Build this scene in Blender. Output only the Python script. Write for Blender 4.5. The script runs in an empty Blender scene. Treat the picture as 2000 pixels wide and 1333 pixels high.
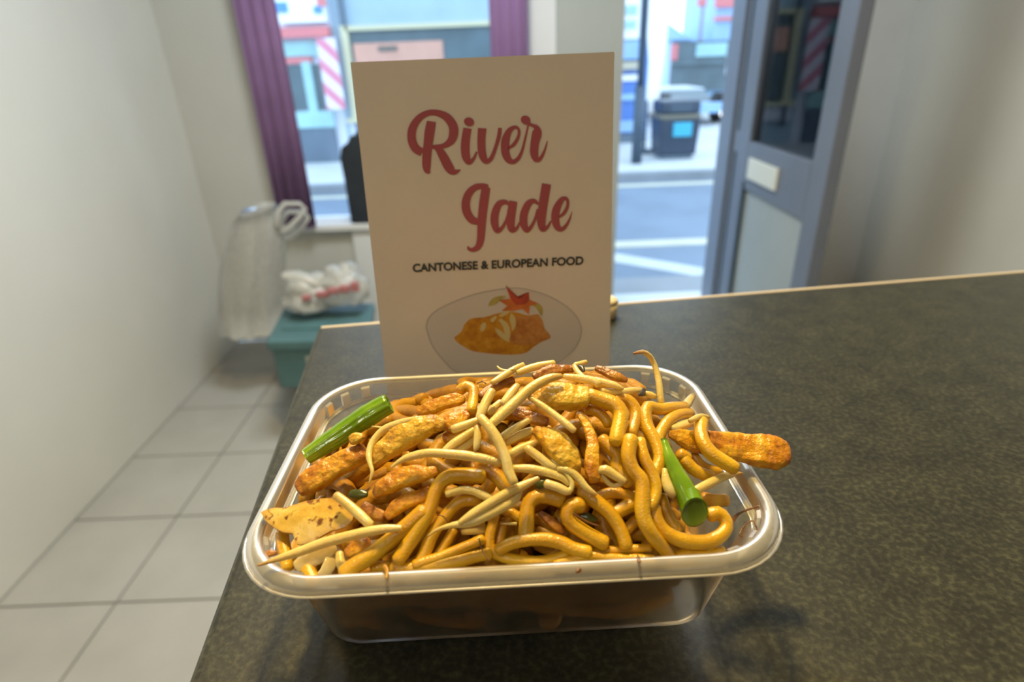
import bpy, bmesh, math, random
from mathutils import Vector, Matrix, noise as mnoise
import numpy as np

random.seed(7)
SC = bpy.context.scene
COL = SC.collection

# ------------------------------------------------------------------ camera
F_PX, PITCH, ROLL = 1141.82, .4502, -.0396
CAM = Vector((.0024, -.1813, .1812))
FW = Vector((0, math.cos(PITCH), -math.sin(PITCH)))
RT = Vector((1, 0, 0))
UP = Vector((0, math.sin(PITCH), math.cos(PITCH)))
cr_, sr_ = math.cos(ROLL), math.sin(ROLL)
cd = bpy.data.cameras.new('camera')
cam = bpy.data.objects.new('camera', cd)
COL.objects.link(cam)
X = cr_ * RT + sr_ * UP
Y = -sr_ * RT + cr_ * UP
Z = -FW
cam.matrix_world = Matrix(((X.x, Y.x, Z.x, CAM.x), (X.y, Y.y, Z.y, CAM.y), (X.z, Y.z, Z.z, CAM.z), (0, 0, 0, 1)))
cd.sensor_fit = 'HORIZONTAL'
cd.sensor_width = 36
cd.lens = F_PX / 2000 * 36
cd.clip_start = .01
cd.clip_end = 200
cd.dof.use_dof = True
cd.dof.focus_distance = .215
cd.dof.aperture_fstop = 8.5
SC.camera = cam

# ------------------------------------------------------------------ sky, lamps, exposure
SC.view_settings.view_transform = 'Standard'
SC.view_settings.look = 'None'
SC.view_settings.gamma = 1
SC.view_settings.use_curve_mapping = False
SC.view_settings.exposure = 0.0
w = bpy.data.worlds.new('overcast_sky')
SC.world = w
w.use_nodes = True
nt = w.node_tree
bg = nt.nodes['Background']
bg.inputs['Color'].default_value = (.62, .82, 1.0, 1)
bg.inputs['Strength'].default_value = 3.1


def area_lamp(name, loc, target, size, power, col):
    ld = bpy.data.lights.new(name, 'AREA')
    ld.shape = 'DISK'
    ld.size = size
    ld.energy = power
    ld.color = col
    o = bpy.data.objects.new(name, ld)
    o.location = loc
    o.rotation_euler = (Vector(target) - Vector(loc)).to_track_quat('-Z', 'Y').to_euler()
    COL.objects.link(o)
    return o


WARM = (1.0, .69, .25)
area_lamp('ceiling_lamp_light', (-.05, .50, 1.33), (0, 0, .05), .16, 27, WARM)
area_lamp('rear_fill_light', (-.5, -.95, 1.33), (0, -.6, -1), .3, 3.6, (1, .92, .78))  # unseen fill light, added to lift the front of the card
area_lamp('front_fill_light', (-.1, 1.25, 1.36), (-.2, 1.75, -1), .6, 32, (.93, 1, 1))  # added light, brightens the panel, crates and bags near the window


# ------------------------------------------------------------------ projection helpers
def ray(px, py):
    a, b = px - 1000, py - 666.5
    u = cr_ * a + sr_ * b
    v = -sr_ * a + cr_ * b
    return FW + RT * (u / F_PX) - UP * (v / F_PX)


def at_y(px, py, y):
    d = ray(px, py)
    return CAM + d * ((y - CAM.y) / d.y)


def at_z(px, py, z):
    d = ray(px, py)
    return CAM + d * ((z - CAM.z) / d.z)


# ------------------------------------------------------------------ materials
MATS = {}


def new_mat(name):
    m = bpy.data.materials.new(name)
    m.use_nodes = True
    MATS[name] = m
    return m, m.node_tree, m.node_tree.nodes['Principled BSDF']


def N(t, kind, **kw):
    n = t.nodes.new(kind)
    for k, v in kw.items():
        setattr(n, k, v)
    return n


def plain(name, col, rough=.5, metal=0, spec=.5, var=.0, scale=40, **kw):
    """colour with a little procedural mottling"""
    m, t, b = new_mat(name)
    b.inputs['Roughness'].default_value = rough
    b.inputs['Metallic'].default_value = metal
    b.inputs['Specular IOR Level'].default_value = spec
    for k, v in kw.items():
        b.inputs[k.replace('_', ' ')].default_value = v
    tc = N(t, 'ShaderNodeTexCoord')
    nz = N(t, 'ShaderNodeTexNoise')
    nz.inputs['Scale'].default_value = scale
    nz.inputs['Detail'].default_value = 4
    t.links.new(tc.outputs['Object'], nz.inputs['Vector'])
    r = N(t, 'ShaderNodeValToRGB')
    lo = [max(0, c * (1 - var)) for c in col]
    hi = [min(1, c * (1 + var)) for c in col]
    r.color_ramp.elements[0].position = .3
    r.color_ramp.elements[1].position = .7
    r.color_ramp.elements[0].color = (*lo, 1)
    r.color_ramp.elements[1].color = (*hi, 1)
    t.links.new(nz.outputs['Fac'], r.inputs['Fac'])
    t.links.new(r.outputs['Color'], b.inputs['Base Color'])
    return m


def food(name, cols, scale, rough=.28, bump=.15, bscale=300, sss=.0, coat=.4, brown=None, stretch=None, speck=None):
    """cols = [(position, rgb)...] picked by noise; attribute 'brown' blends towards brown"""
    m, t, b = new_mat(name)
    tc = N(t, 'ShaderNodeTexCoord')
    src = tc.outputs['Object']
    nz = N(t, 'ShaderNodeTexNoise')
    nz.inputs['Scale'].default_value = scale
    nz.inputs['Detail'].default_value = 6
    nz.inputs['Roughness'].default_value = .6
    t.links.new(src, nz.inputs['Vector'])
    r = N(t, 'ShaderNodeValToRGB')
    el = r.color_ramp.elements
    while len(el) < len(cols):
        el.new(.5)
    for e, (p, c) in zip(el, cols):
        e.position = p
        e.color = (*c, 1)
    t.links.new(nz.outputs['Fac'], r.inputs['Fac'])
    out = r.outputs['Color']
    if brown:
        at = N(t, 'ShaderNodeAttribute', attribute_name='brown')
        mx = N(t, 'ShaderNodeMix', data_type='RGBA')
        t.links.new(at.outputs['Fac'], mx.inputs['Factor'])
        t.links.new(out, mx.inputs['A'])
        mx.inputs['B'].default_value = (*brown, 1)
        out = mx.outputs['Result']
    if speck:
        n3 = N(t, 'ShaderNodeTexNoise')
        n3.inputs['Scale'].default_value = speck[0]
        n3.inputs['Detail'].default_value = 3
        t.links.new(src, n3.inputs['Vector'])
        r3 = N(t, 'ShaderNodeValToRGB')
        r3.color_ramp.elements[0].position = speck[1]
        r3.color_ramp.elements[1].position = speck[1] + .08
        t.links.new(n3.outputs['Fac'], r3.inputs['Fac'])
        m3 = N(t, 'ShaderNodeMix', data_type='RGBA')
        t.links.new(r3.outputs['Color'], m3.inputs['Factor'])
        t.links.new(out, m3.inputs['A'])
        m3.inputs['B'].default_value = (*speck[2], 1)
        out = m3.outputs['Result']
    t.links.new(out, b.inputs['Base Color'])
    b.inputs['Roughness'].default_value = rough
    b.inputs['Coat Weight'].default_value = coat
    b.inputs['Coat Roughness'].default_value = .18
    if sss:
        b.inputs['Subsurface Weight'].default_value = sss
        b.inputs['Subsurface Radius'].default_value = (1, .55, .15)
        b.inputs['Subsurface Scale'].default_value = .003
    n2 = N(t, 'ShaderNodeTexNoise')
    n2.inputs['Scale'].default_value = bscale
    n2.inputs['Detail'].default_value = 5
    t.links.new(src, n2.inputs['Vector'])
    bp = N(t, 'ShaderNodeBump')
    bp.inputs['Strength'].default_value = bump
    bp.inputs['Distance'].default_value = .001
    t.links.new(n2.outputs['Fac'], bp.inputs['Height'])
    t.links.new(bp.outputs['Normal'], b.inputs['Normal'])
    t.links.new(bp.outputs['Normal'], b.inputs['Coat Normal'])
    return m


food('noodle', [(.25, (.60, .30, .006)), (.5, (.77, .455, .010)), (.75, (.84, .58, .03))], 60, rough=.24, bump=.28, bscale=1500, sss=.15, coat=.75,
     brown=(.42, .14, .012), speck=(900, .72, (.35, .12, .01)))
food('noodle_sauced', [(.25, (.28, .12, .005)), (.5, (.48, .24, .010)), (.75, (.60, .34, .015))], 60, rough=.45, coat=.1, bump=.3, bscale=600)
food('sprout', [(.25, (.66, .49, .11)), (.5, (.80, .65, .22)), (.8, (.88, .79, .42))], 70, rough=.22, bump=.22, bscale=1500, sss=.35, coat=.8,
     brown=(.30, .12, .02), speck=(700, .74, (.40, .20, .03)))
food('chicken', [(.30, (.22, .065, .005)), (.42, (.56, .22, .010)), (.56, (.76, .40, .016)), (.72, (.86, .56, .05))], 130, rough=.28, bump=1, bscale=420,  # darkest noise tone paints in the shade of crevices
     brown=(.36, .11, .015), coat=.22)
food('chicken_pale', [(.3, (.34, .13, .008)), (.45, (.74, .42, .02)), (.68, (.88, .64, .09))], 140, rough=.28, bump=1.0, bscale=480, brown=(.36, .11, .015), coat=.25)
food('chicken_char', [(.3, (.15, .045, .008)), (.5, (.42, .16, .015)), (.7, (.70, .38, .05))], 110, rough=.4, bump=.8, bscale=450, brown=(.2, .05, .015))
food('spring_onion_green', [(.3, (.105, .25, .004)), (.5, (.18, .36, .008)), (.75, (.30, .47, .03))], 60, rough=.16, bump=.15, bscale=260, coat=.8, brown=(.10, .20, .006))
food('onion', [(.3, (.50, .27, .02)), (.5, (.70, .47, .08)), (.7, (.80, .64, .26))], 45, rough=.3, bump=.5, bscale=260, sss=.1, coat=.25,
     brown=(.35, .13, .015), speck=(330, .58, (.20, .07, .012)))
food('onion_white', [(.3, (.62, .44, .16)), (.5, (.78, .64, .34)), (.75, (.86, .78, .55))], 45, rough=.2, bump=.15, bscale=200, sss=.2, coat=.6, brown=(.5, .2, .02))
food('herb', [(.3, (.03, .045, .006)), (.7, (.09, .11, .012))], 120, rough=.3, bump=.5)
food('root', [(.3, (.10, .035, .010)), (.7, (.22, .09, .025))], 120, rough=.5, bump=.3)
food('hull', [(.3, (.02, .016, .010)), (.7, (.06, .045, .03))], 120, rough=.4, bump=.3)


def plastic_mat(name, haze, tint, gloss_rough=.15, ior=1.4, lo=.85):
    """milky see-through polypropylene: clear part + scattering part + a sheen"""
    m, t, b = new_mat(name)
    t.nodes.remove(b)
    out = t.nodes['Material Output']
    tr = N(t, 'ShaderNodeBsdfTransparent')
    tr.inputs['Color'].default_value = (*tint, 1)
    df = N(t, 'ShaderNodeBsdfDiffuse')
    df.inputs['Color'].default_value = (.80, .80, .76, 1)
    tl = N(t, 'ShaderNodeBsdfTranslucent')
    tl.inputs['Color'].default_value = (.80, .80, .76, 1)
    m1 = N(t, 'ShaderNodeMixShader')
    m1.inputs[0].default_value = .5
    t.links.new(df.outputs[0], m1.inputs[1])
    t.links.new(tl.outputs[0], m1.inputs[2])
    m2 = N(t, 'ShaderNodeMixShader')
    tc = N(t, 'ShaderNodeTexCoord')
    nz = N(t, 'ShaderNodeTexNoise')
    nz.inputs['Scale'].default_value = 90
    nz.inputs['Detail'].default_value = 5
    t.links.new(tc.outputs['Object'], nz.inputs['Vector'])
    mr = N(t, 'ShaderNodeMapRange')
    mr.inputs['From Min'].default_value = .3
    mr.inputs['From Max'].default_value = .7
    mr.inputs['To Min'].default_value = haze * lo
    mr.inputs['To Max'].default_value = min(1, haze * (2 - lo))
    t.links.new(nz.outputs['Fac'], mr.inputs['Value'])
    t.links.new(mr.outputs['Result'], m2.inputs[0])
    t.links.new(tr.outputs[0], m2.inputs[1])
    t.links.new(m1.outputs[0], m2.inputs[2])
    gl = N(t, 'ShaderNodeBsdfGlossy')
    gl.inputs['Roughness'].default_value = gloss_rough
    gl.inputs['Color'].default_value = (1, 1, 1, 1)
    fr = N(t, 'ShaderNodeFresnel')
    fr.inputs['IOR'].default_value = ior
    m3 = N(t, 'ShaderNodeMixShader')
    t.links.new(fr.outputs[0], m3.inputs[0])
    t.links.new(m2.outputs[0], m3.inputs[1])
    t.links.new(gl.outputs[0], m3.inputs[2])
    t.links.new(m3.outputs[0], out.inputs['Surface'])
    return m


plastic_mat('tub_wall_plastic', .20, (.95, .95, .94), .32, 1.22, .45)
plastic_mat('tub_rim_plastic', .33, (.95, .95, .94), .38, 1.25)
plastic_mat('tub_lip_plastic', .9, (.93, .93, .92), .3)
plastic_mat('tub_rib_plastic', .40, (.93, .93, .92), .35, 1.25)
plastic_mat('bag_plastic', .85, (.95, .95, .95), .3)


def glass_mat(name, col=(.96, .98, 1)):
    m, t, b = new_mat(name)
    t.nodes.remove(b)
    out = t.nodes['Material Output']
    tr = N(t, 'ShaderNodeBsdfTransparent')
    tr.inputs['Color'].default_value = (*col, 1)
    gl = N(t, 'ShaderNodeBsdfGlossy')
    gl.inputs['Roughness'].default_value = .02
    fr = N(t, 'ShaderNodeFresnel')
    fr.inputs['IOR'].default_value = 1.25
    mx = N(t, 'ShaderNodeMixShader')
    t.links.new(fr.outputs[0], mx.inputs[0])
    t.links.new(tr.outputs[0], mx.inputs[1])
    t.links.new(gl.outputs[0], mx.inputs[2])
    t.links.new(mx.outputs[0], out.inputs['Surface'])
    return m


glass_mat('window_glass')


def counter_mat():
    m, t, b = new_mat('counter_laminate')
    tc = N(t, 'ShaderNodeTexCoord')
    n1 = N(t, 'ShaderNodeTexNoise')
    n1.inputs['Scale'].default_value = 55
    n1.inputs['Detail'].default_value = 8
    n1.inputs['Roughness'].default_value = .75
    t.links.new(tc.outputs['Object'], n1.inputs['Vector'])
    r1 = N(t, 'ShaderNodeValToRGB')
    r1.color_ramp.elements[0].position = .35
    r1.color_ramp.elements[0].color = (.024, .027, .025, 1)
    r1.color_ramp.elements[1].position = .68
    r1.color_ramp.elements[1].color = (.055, .060, .045, 1)
    t.links.new(n1.outputs['Fac'], r1.inputs['Fac'])
    n2 = N(t, 'ShaderNodeTexNoise')
    n2.inputs['Scale'].default_value = 420
    n2.inputs['Detail'].default_value = 4
    t.links.new(tc.outputs['Object'], n2.inputs['Vector'])
    r2 = N(t, 'ShaderNodeValToRGB')
    r2.color_ramp.elements[0].position = .45
    r2.color_ramp.elements[0].color = (.6, .6, .6, 1)
    r2.color_ramp.elements[1].position = .68
    r2.color_ramp.elements[1].color = (1.4, 1.38, 1.2, 1)
    t.links.new(n2.outputs['Fac'], r2.inputs['Fac'])
    mx = N(t, 'ShaderNodeMix', data_type='RGBA', blend_type='MULTIPLY')
    mx.inputs['Factor'].default_value = 1
    t.links.new(r1.outputs['Color'], mx.inputs['A'])
    t.links.new(r2.outputs['Color'], mx.inputs['B'])
    t.links.new(mx.outputs['Result'], b.inputs['Base Color'])
    b.inputs['Roughness'].default_value = .36
    bp = N(t, 'ShaderNodeBump')
    bp.inputs['Strength'].default_value = .12
    bp.inputs['Distance'].default_value = .0006
    t.links.new(n2.outputs['Fac'], bp.inputs['Height'])
    t.links.new(bp.outputs['Normal'], b.inputs['Normal'])


counter_mat()


def stripe_mat():
    m, t, b = new_mat('candy_stripe')
    tc = N(t, 'ShaderNodeTexCoord')
    wv = N(t, 'ShaderNodeTexWave', wave_type='BANDS', bands_direction='DIAGONAL')
    wv.inputs['Scale'].default_value = 1.9
    t.links.new(tc.outputs['Object'], wv.inputs['Vector'])
    r = N(t, 'ShaderNodeValToRGB')
    r.color_ramp.elements[0].position = .45
    r.color_ramp.elements[0].color = (.70, .24, .34, 1)
    r.color_ramp.elements[1].position = .55
    r.color_ramp.elements[1].color = (.78, .72, .80, 1)
    t.links.new(wv.outputs['Fac'], r.inputs['Fac'])
    t.links.new(r.outputs['Color'], b.inputs['Base Color'])


stripe_mat()
plain('card_paper', (.80, .78, .74), .55, var=.02)
plain('card_red_ink', (.42, .10, .135), .6, var=.05)
plain('card_dark_ink', (.035, .05, .06), .6)
plain('print_plate', (.66, .66, .66), .5, var=.03)
plain('print_plate_edge', (.50, .48, .50), .5)
food('print_cutlet', [(.3, (.42, .15, .012)), (.5, (.62, .30, .02)), (.7, (.72, .42, .06))], 160, rough=.6, bump=0, coat=0)
food('print_cutlet_brown', [(.3, (.36, .12, .03)), (.5, (.55, .24, .06)), (.7, (.66, .36, .11))], 190, rough=.6, bump=0, coat=0)
plain('print_slice', (.68, .60, .30), .6)
plain('print_leaf_red', (.50, .08, .05), .6, var=.2, scale=200)
plain('print_leaf_orange', (.66, .20, .05), .6, var=.2, scale=200)
plain('print_leaf_green', (.50, .46, .14), .6, var=.2, scale=200)
plain('wall_paint', (.70, .70, .66), .7, var=.03, scale=3)
plain('panel_paint', (.56, .56, .52), .6, var=.04, scale=3)
plain('pier_paint', (.42, .445, .43), .6, var=.04, scale=3)
plain('white_paint', (.78, .79, .80), .5, var=.03, scale=5)
plain('ceiling_paint', (.72, .66, .56), .8)
plain('back_wall_paint', (.50, .36, .22), .7, var=.04, scale=3)
plain('floor_tile', (.42, .42, .40), .45, var=.06, scale=6)
plain('floor_grout', (.22, .22, .21), .8)
plain('purple_cloth', (.28, .16, .33), .7, var=.1, scale=6)
plain('dark_cloth', (.020, .027, .036), .8, var=.2, scale=12)
plain('crate_teal', (.075, .17, .19), .45, var=.12, scale=9)
plain('crate_label', (.35, .38, .36), .6)
plain('bag_red_print', (.42, .16, .17), .5)
plain('door_grey', (.15, .175, .23), .4, var=.05, scale=5)
plain('door_dark', (.035, .055, .07), .5)
plain('door_panel', (.36, .41, .42), .5, var=.05, scale=5)
plain('letterplate', (.72, .74, .66), .35)
plain('cream_pot', (.72, .62, .40), .4)
plain('edge_window_glint', (.62, .56, .46), .25)
plain('cabinet_dark', (.06, .06, .06), .6)
plain('road', (.155, .20, .27), .75, var=.12, scale=1.5)
plain('pavement', (.52, .54, .56), .8, var=.08, scale=2)
plain('kerb', (.24, .26, .29), .8, var=.08, scale=3)
plain('road_paint', (.50, .49, .40), .7, var=.08, scale=4)
plain('road_paint_white', (.48, .51, .53), .7, var=.08, scale=4)
plain('facade_white', (.66, .68, .78), .7, var=.04, scale=2)
plain('facade_teal', (.36, .58, .60), .6, var=.08, scale=3)
plain('facade_blue_grey', (.36, .47, .56), .8, var=.06, scale=2)
plain('facade_slate', (.13, .17, .22), .7, var=.1, scale=2)
plain('cream_frame', (.60, .56, .38), .6)
plain('dark_window', (.10, .14, .16), .3, var=.2, scale=2)
plain('salmon_board', (.62, .33, .25), .6, var=.08, scale=3)
plain('board_print', (.16, .14, .12), .6)
plain('red_sign', (.66, .20, .21), .5)
plain('sign_white', (.88, .88, .92), .5)
plain('sign_blue', (.10, .28, .62), .5)
plain('shop_blue', (.10, .21, .55), .5, var=.08, scale=2)
plain('shop_pale_blue', (.32, .50, .75), .5, var=.08, scale=2)
plain('shop_cream', (.50, .46, .36), .5)
plain('bin_black', (.030, .045, .075), .4, var=.1, scale=4)
plain('bin_band', (.16, .15, .12), .5)
plain('bin_patch', (.05, .38, .55), .5)
plain('post_dark', (.05, .075, .11), .5)
plain('car_white', (.80, .84, .86), .3)
plain('car_tyre', (.02, .02, .02), .7)
plain('far_brick', (.30, .24, .22), .8, var=.1, scale=3)
plain('roof_slate', (.20, .24, .30), .7)
plain('lamp_metal', (.6, .6, .58), .35, metal=.6)


def emit(name, col, s):
    m, t, b = new_mat(name)
    b.inputs['Base Color'].default_value = (*col, 1)
    b.inputs['Emission Color'].default_value = (*col, 1)
    b.inputs['Emission Strength'].default_value = s


emit('headlight', (1, .95, .85), 4)
M = MATS


# ------------------------------------------------------------------ mesh helpers
def link_mesh(name, verts, faces, mat, parent=None, smooth=False, attr=None):
    me = bpy.data.meshes.new(name)
    me.from_pydata([tuple(v) for v in verts], [], faces)
    me.update()
    if smooth:
        me.polygons.foreach_set('use_smooth', [True] * len(me.polygons))
    if isinstance(mat, (list, tuple)):
        for m_ in mat:
            me.materials.append(M[m_])
    else:
        me.materials.append(M[mat])
    if attr is not None:
        a = me.attributes.new('brown', 'FLOAT', 'POINT')
        a.data.foreach_set('value', attr)
    o = bpy.data.objects.new(name, me)
    COL.objects.link(o)
    if parent:
        o.parent = parent
        o.matrix_parent_inverse = parent.matrix_world.inverted()
    return o


def tag(o, label=None, cat=None, group=None, kind=None):
    if label:
        o['label'] = label
    if cat:
        o['category'] = cat
    if group:
        o['group'] = group
    if kind:
        o['kind'] = kind
    return o


def empty(name, loc=(0, 0, 0), **kw):
    o = bpy.data.objects.new(name, None)
    o.location = loc
    o.empty_display_size = .05
    COL.objects.link(o)
    o.matrix_world = Matrix.Translation(loc)
    return tag(o, **kw)


class MB:
    def __init__(s):
        s.v, s.f = [], []

    def add(s, vs, fs):
        k = len(s.v)
        s.v += [Vector(v) for v in vs]
        s.f += [tuple(i + k for i in f) for f in fs]
        return s

    def box(s, x0, y0, z0, x1, y1, z1):
        vs = [(x, y, z) for x in (x0, x1) for y in (y0, y1) for z in (z0, z1)]
        return s.add(vs, [(0, 1, 3, 2), (4, 6, 7, 5), (0, 4, 5, 1), (2, 3, 7, 6), (0, 2, 6, 4), (1, 5, 7, 3)])

    def cyl(s, c, r, h, n=20, r2=None):
        r2 = r if r2 is None else r2
        vs = [(c[0] + r * math.cos(2 * math.pi * i / n), c[1] + r * math.sin(2 * math.pi * i / n), c[2]) for i in range(n)]
        vs += [(c[0] + r2 * math.cos(2 * math.pi * i / n), c[1] + r2 * math.sin(2 * math.pi * i / n), c[2] + h) for i in range(n)]
        fs = [(i, (i + 1) % n, n + (i + 1) % n, n + i) for i in range(n)]
        fs += [tuple(range(n - 1, -1, -1)), tuple(range(n, 2 * n))]
        return s.add(vs, fs)

    def build(s, name, mat, parent=None, smooth=False, bevel=0):
        o = link_mesh(name, s.v, s.f, mat, parent, smooth)
        if bevel:
            b = o.modifiers.new('bevel', 'BEVEL')
            b.width = bevel
            b.segments = 2
            b.limit_method = 'ANGLE'
        return o


def box(name, mat, a, b, parent=None, bevel=0):
    return MB().box(min(a[0], b[0]), min(a[1], b[1]), min(a[2], b[2]), max(a[0], b[0]), max(a[1], b[1]), max(a[2], b[2])).build(name, mat, parent, bevel=bevel)


def catmull(P, step):
    """P: list of equal-length tuples; resample so that the first two entries move about `step` per sample"""
    P = [np.array(p, float) for p in P]
    if len(P) == 2:
        P = [P[0], (P[0] + P[1]) / 2, P[1]]
    Q = [2 * P[0] - P[1]] + P + [2 * P[-1] - P[-2]]
    out = []
    for i in range(1, len(Q) - 2):
        a, b, c, d = Q[i - 1], Q[i], Q[i + 1], Q[i + 2]
        n = max(2, int(np.linalg.norm((c - b)[:2]) / step))
        for k in range(n):
            t = k / n
            out.append(.5 * (2 * b + (c - a) * t + (2 * a - 5 * b + 4 * c - d) * t * t + (3 * b - a - 3 * c + d) * t ** 3))
    out.append(P[-1])
    return np.array(out)


def sweep(pts, rad, nseg=10, flat=1.0, up=None, cap=.6, noise_amp=0, slant=0, noise_scale=200, seed=0, ridges=0, squareness=0):
    """closed tube along pts with rounded ends; returns verts, faces, along"""
    pts = [Vector(p) for p in pts]
    n = len(pts)
    tan = []
    for i in range(n):
        d = pts[min(i + 1, n - 1)] - pts[max(i - 1, 0)]
        tan.append(d.normalized() if d.length > 1e-9 else Vector((1, 0, 0)))
    ring = []
    ref = Vector(up) if up else Vector((0, -.6, .8))
    total = sum((pts[i + 1] - pts[i]).length for i in range(n - 1))
    # extra rings for the caps
    seq = []
    if cap > 0:
        for a in (0.12, .5, .8):
            seq.append((pts[0] - tan[0] * rad[0] * cap * math.cos(math.asin(a)), rad[0] * a, tan[0], 0))
    for i in range(n):
        seq.append((pts[i], rad[i], tan[i], i / (n - 1)))
    if cap > 0:
        for a in (.8, .5, .12):
            seq.append((pts[-1] + tan[-1] * rad[-1] * cap * math.cos(math.asin(a)), rad[-1] * a, tan[-1], 1))
    vs, fs, al = [], [], []
    nrm = None
    for (p, r, t, s) in seq:
        if nrm is None:
            nrm = ref - t * ref.dot(t)
            if nrm.length < 1e-4:
                nrm = t.orthogonal()
        else:
            nrm = nrm - t * nrm.dot(t)
        nrm.normalize()
        if up:
            q = ref - t * ref.dot(t)
            if q.length > .15:
                nrm = q.normalized()
        bi = t.cross(nrm)
        for k in range(nseg):
            a = 2 * math.pi * k / nseg
            ca, sa = math.cos(a), math.sin(a)
            if squareness:
                m_ = max(abs(ca), abs(sa))
                q = (1 - squareness) + squareness / m_
                ca, sa = ca * q * .9, sa * q * .9
            rr = r * (1 + ridges * math.cos(a * 11)) if ridges else r
            v = p + (nrm * ca * flat + bi * sa) * rr
            if slant:
                cut = slant * r * (1 + ca)
                dist = (1 - s) * total
                if dist < cut:
                    v = v - t * (cut - dist)
            if noise_amp:
                d = (nrm * ca + bi * sa)
                f_ = mnoise.fractal(v * noise_scale + Vector((seed * 7.3, seed * 3.1, 0)), .8, 2.0, 4)
                v = v + d * (f_ * noise_amp * min(1, r / .004))
            vs.append(v)
            al.append(s)
    m = len(seq)
    for i in range(m - 1):
        for k in range(nseg):
            a, b = i * nseg + k, i * nseg + (k + 1) % nseg
            fs.append((a, b, b + nseg, a + nseg))
    fs.append(tuple(range(nseg - 1, -1, -1)))
    fs.append(tuple(range((m - 1) * nseg, m * nseg)))
    return vs, fs, al


# ------------------------------------------------------------------ the room
FLOOR, CEIL = -1.10, 1.42
WY = 2.60          # inner face of the shop-front wall
STREET = -1.30
XL, XR, YB = -1.42, 1.75, -2.2

m = MB().box(XL - .1, YB - .1, FLOOR - .12, XR + .1, WY, FLOOR - .006)
fl = tag(m.build('floor', 'floor_grout'), 'pale grey tiled shop floor', None, kind='structure')
ts = .33
tile_src = None
i = 0
yy = WY - .002
while yy > -.2:
    xx = XL
    while xx < XR:
        x1, y0 = min(xx + ts, XR), yy - ts
        o = MB().box(xx + .003, y0 + .003, FLOOR - .006, x1 - .003, yy - .003, FLOOR).build('tile', 'floor_tile', fl)
        xx += ts
    yy -= ts
tag(box('ceiling', 'ceiling_paint', (XL - .1, YB - .1, CEIL), (XR + .1, WY + .2, CEIL + .1)), kind='structure')
tag(box('wall_left', 'wall_paint', (XL - .1, YB, FLOOR), (XL, WY, CEIL)), kind='structure')
tag(box('wall_right', 'wall_paint', (XR, YB, FLOOR), (XR + .1, WY, CEIL)), kind='structure')
tag(box('wall_back', 'back_wall_paint', (XL - .1, YB - .1, FLOOR), (XR + .1, YB, CEIL)), kind='structure')

WIN_L, WIN_R = at_y(520, 200, WY).x, at_y(1035, 60, WY).x
SILL = at_y(640, 436, WY).z
DOOR_L = at_y(1214, 60, WY).x
DOOR_R = at_y(1452, 60, WY).x + .02
WIN_T = 1.15
wf = MB()
wf.box(XL - .1, WY, FLOOR, WIN_L, WY + .16, CEIL)
wf.box(WIN_L, WY, FLOOR, WIN_R, WY + .16, SILL - .03)
wf.box(WIN_L, WY, WIN_T, WIN_R, WY + .16, CEIL)
tag(wf.build('wall_front', 'panel_paint'), kind='structure')
wr = MB()
wr.box(DOOR_L, WY, WIN_T, DOOR_R, WY + .16, CEIL)
wr.box(DOOR_R, WY, FLOOR, XR + .1, WY + .16, CEIL)
tag(wr.build('wall_front_right', 'white_paint'), kind='structure')
xp0, xp1 = at_y(1086, 60, WY - .02).x, at_y(1216, 60, WY - .02).x
tag(box('trim_1', 'white_paint', (WIN_R, WY - .01, FLOOR), (xp0, WY + .16, CEIL)), kind='structure')
tag(box('trim_2', 'pier_paint', (xp0, WY - .06, FLOOR), (xp1, WY + .16, CEIL)), kind='structure')
xq0, xq1 = at_y(695, 500, WY - .02).x, at_y(760, 500, WY - .02).x
tag(box('trim_3', 'white_paint', (xq0, WY - .025, FLOOR), (xq1 + .03, WY, SILL - .03)), kind='structure')
# window: sill, frame and one pane
win = empty('window_1', ((WIN_L + WIN_R) / 2, WY + .1, SILL), kind='structure')
box('sill', 'white_paint', (WIN_L, WY - .05, SILL - .03), (WIN_R, WY + .16, SILL), win, .006)
box('window_frame', 'white_paint', (WIN_L, WY + .08, SILL), (WIN_L + .03, WY + .13, WIN_T), win)
box('window_frame', 'white_paint', (WIN_R - .03, WY + .08, SILL), (WIN_R, WY + .13, WIN_T), win)
box('pane', 'window_glass', (WIN_L + .03, WY + .10, SILL), (WIN_R - .03, WY + .106, WIN_T), win)


# purple curtains either side of the window
def curtain(pl, pr, row, label, zbot):
    xl, xr = at_y(pl, row, WY - .09).x, at_y(pr, row, WY - .09).x
    n = 40
    vs, fs = [], []
    for k in range(n + 1):
        x = xl + (xr - xl) * k / n
        y = WY - .09 + .012 * math.sin(k / n * 22) + .006 * math.sin(k * 1.7)
        for z in (zbot, .3, WIN_T + .1):
            vs.append((x, y, z))
        for z in (WIN_T + .1, .3, zbot):
            vs.append((x, y + .004, z))
    for k in range(n):
        for j in range(6):
            a, b = k * 6 + j, k * 6 + (j + 1) % 6
            fs.append((a, b, b + 6, a + 6))
    fs.append(tuple(range(6)))
    fs.append(tuple(range(n * 6 + 5, n * 6 - 1, -1)))
    o = link_mesh('curtain', vs, fs, 'purple_cloth', smooth=True)
    tag(o, label, 'curtain')


curtain(499, 577, 215, 'purple curtain strip hanging at the window end beside the white bags', SILL + .005)
curtain(956, 1030, 50, 'purple curtain strip hanging beside the white door pier, above the card', SILL + .005)

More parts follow.
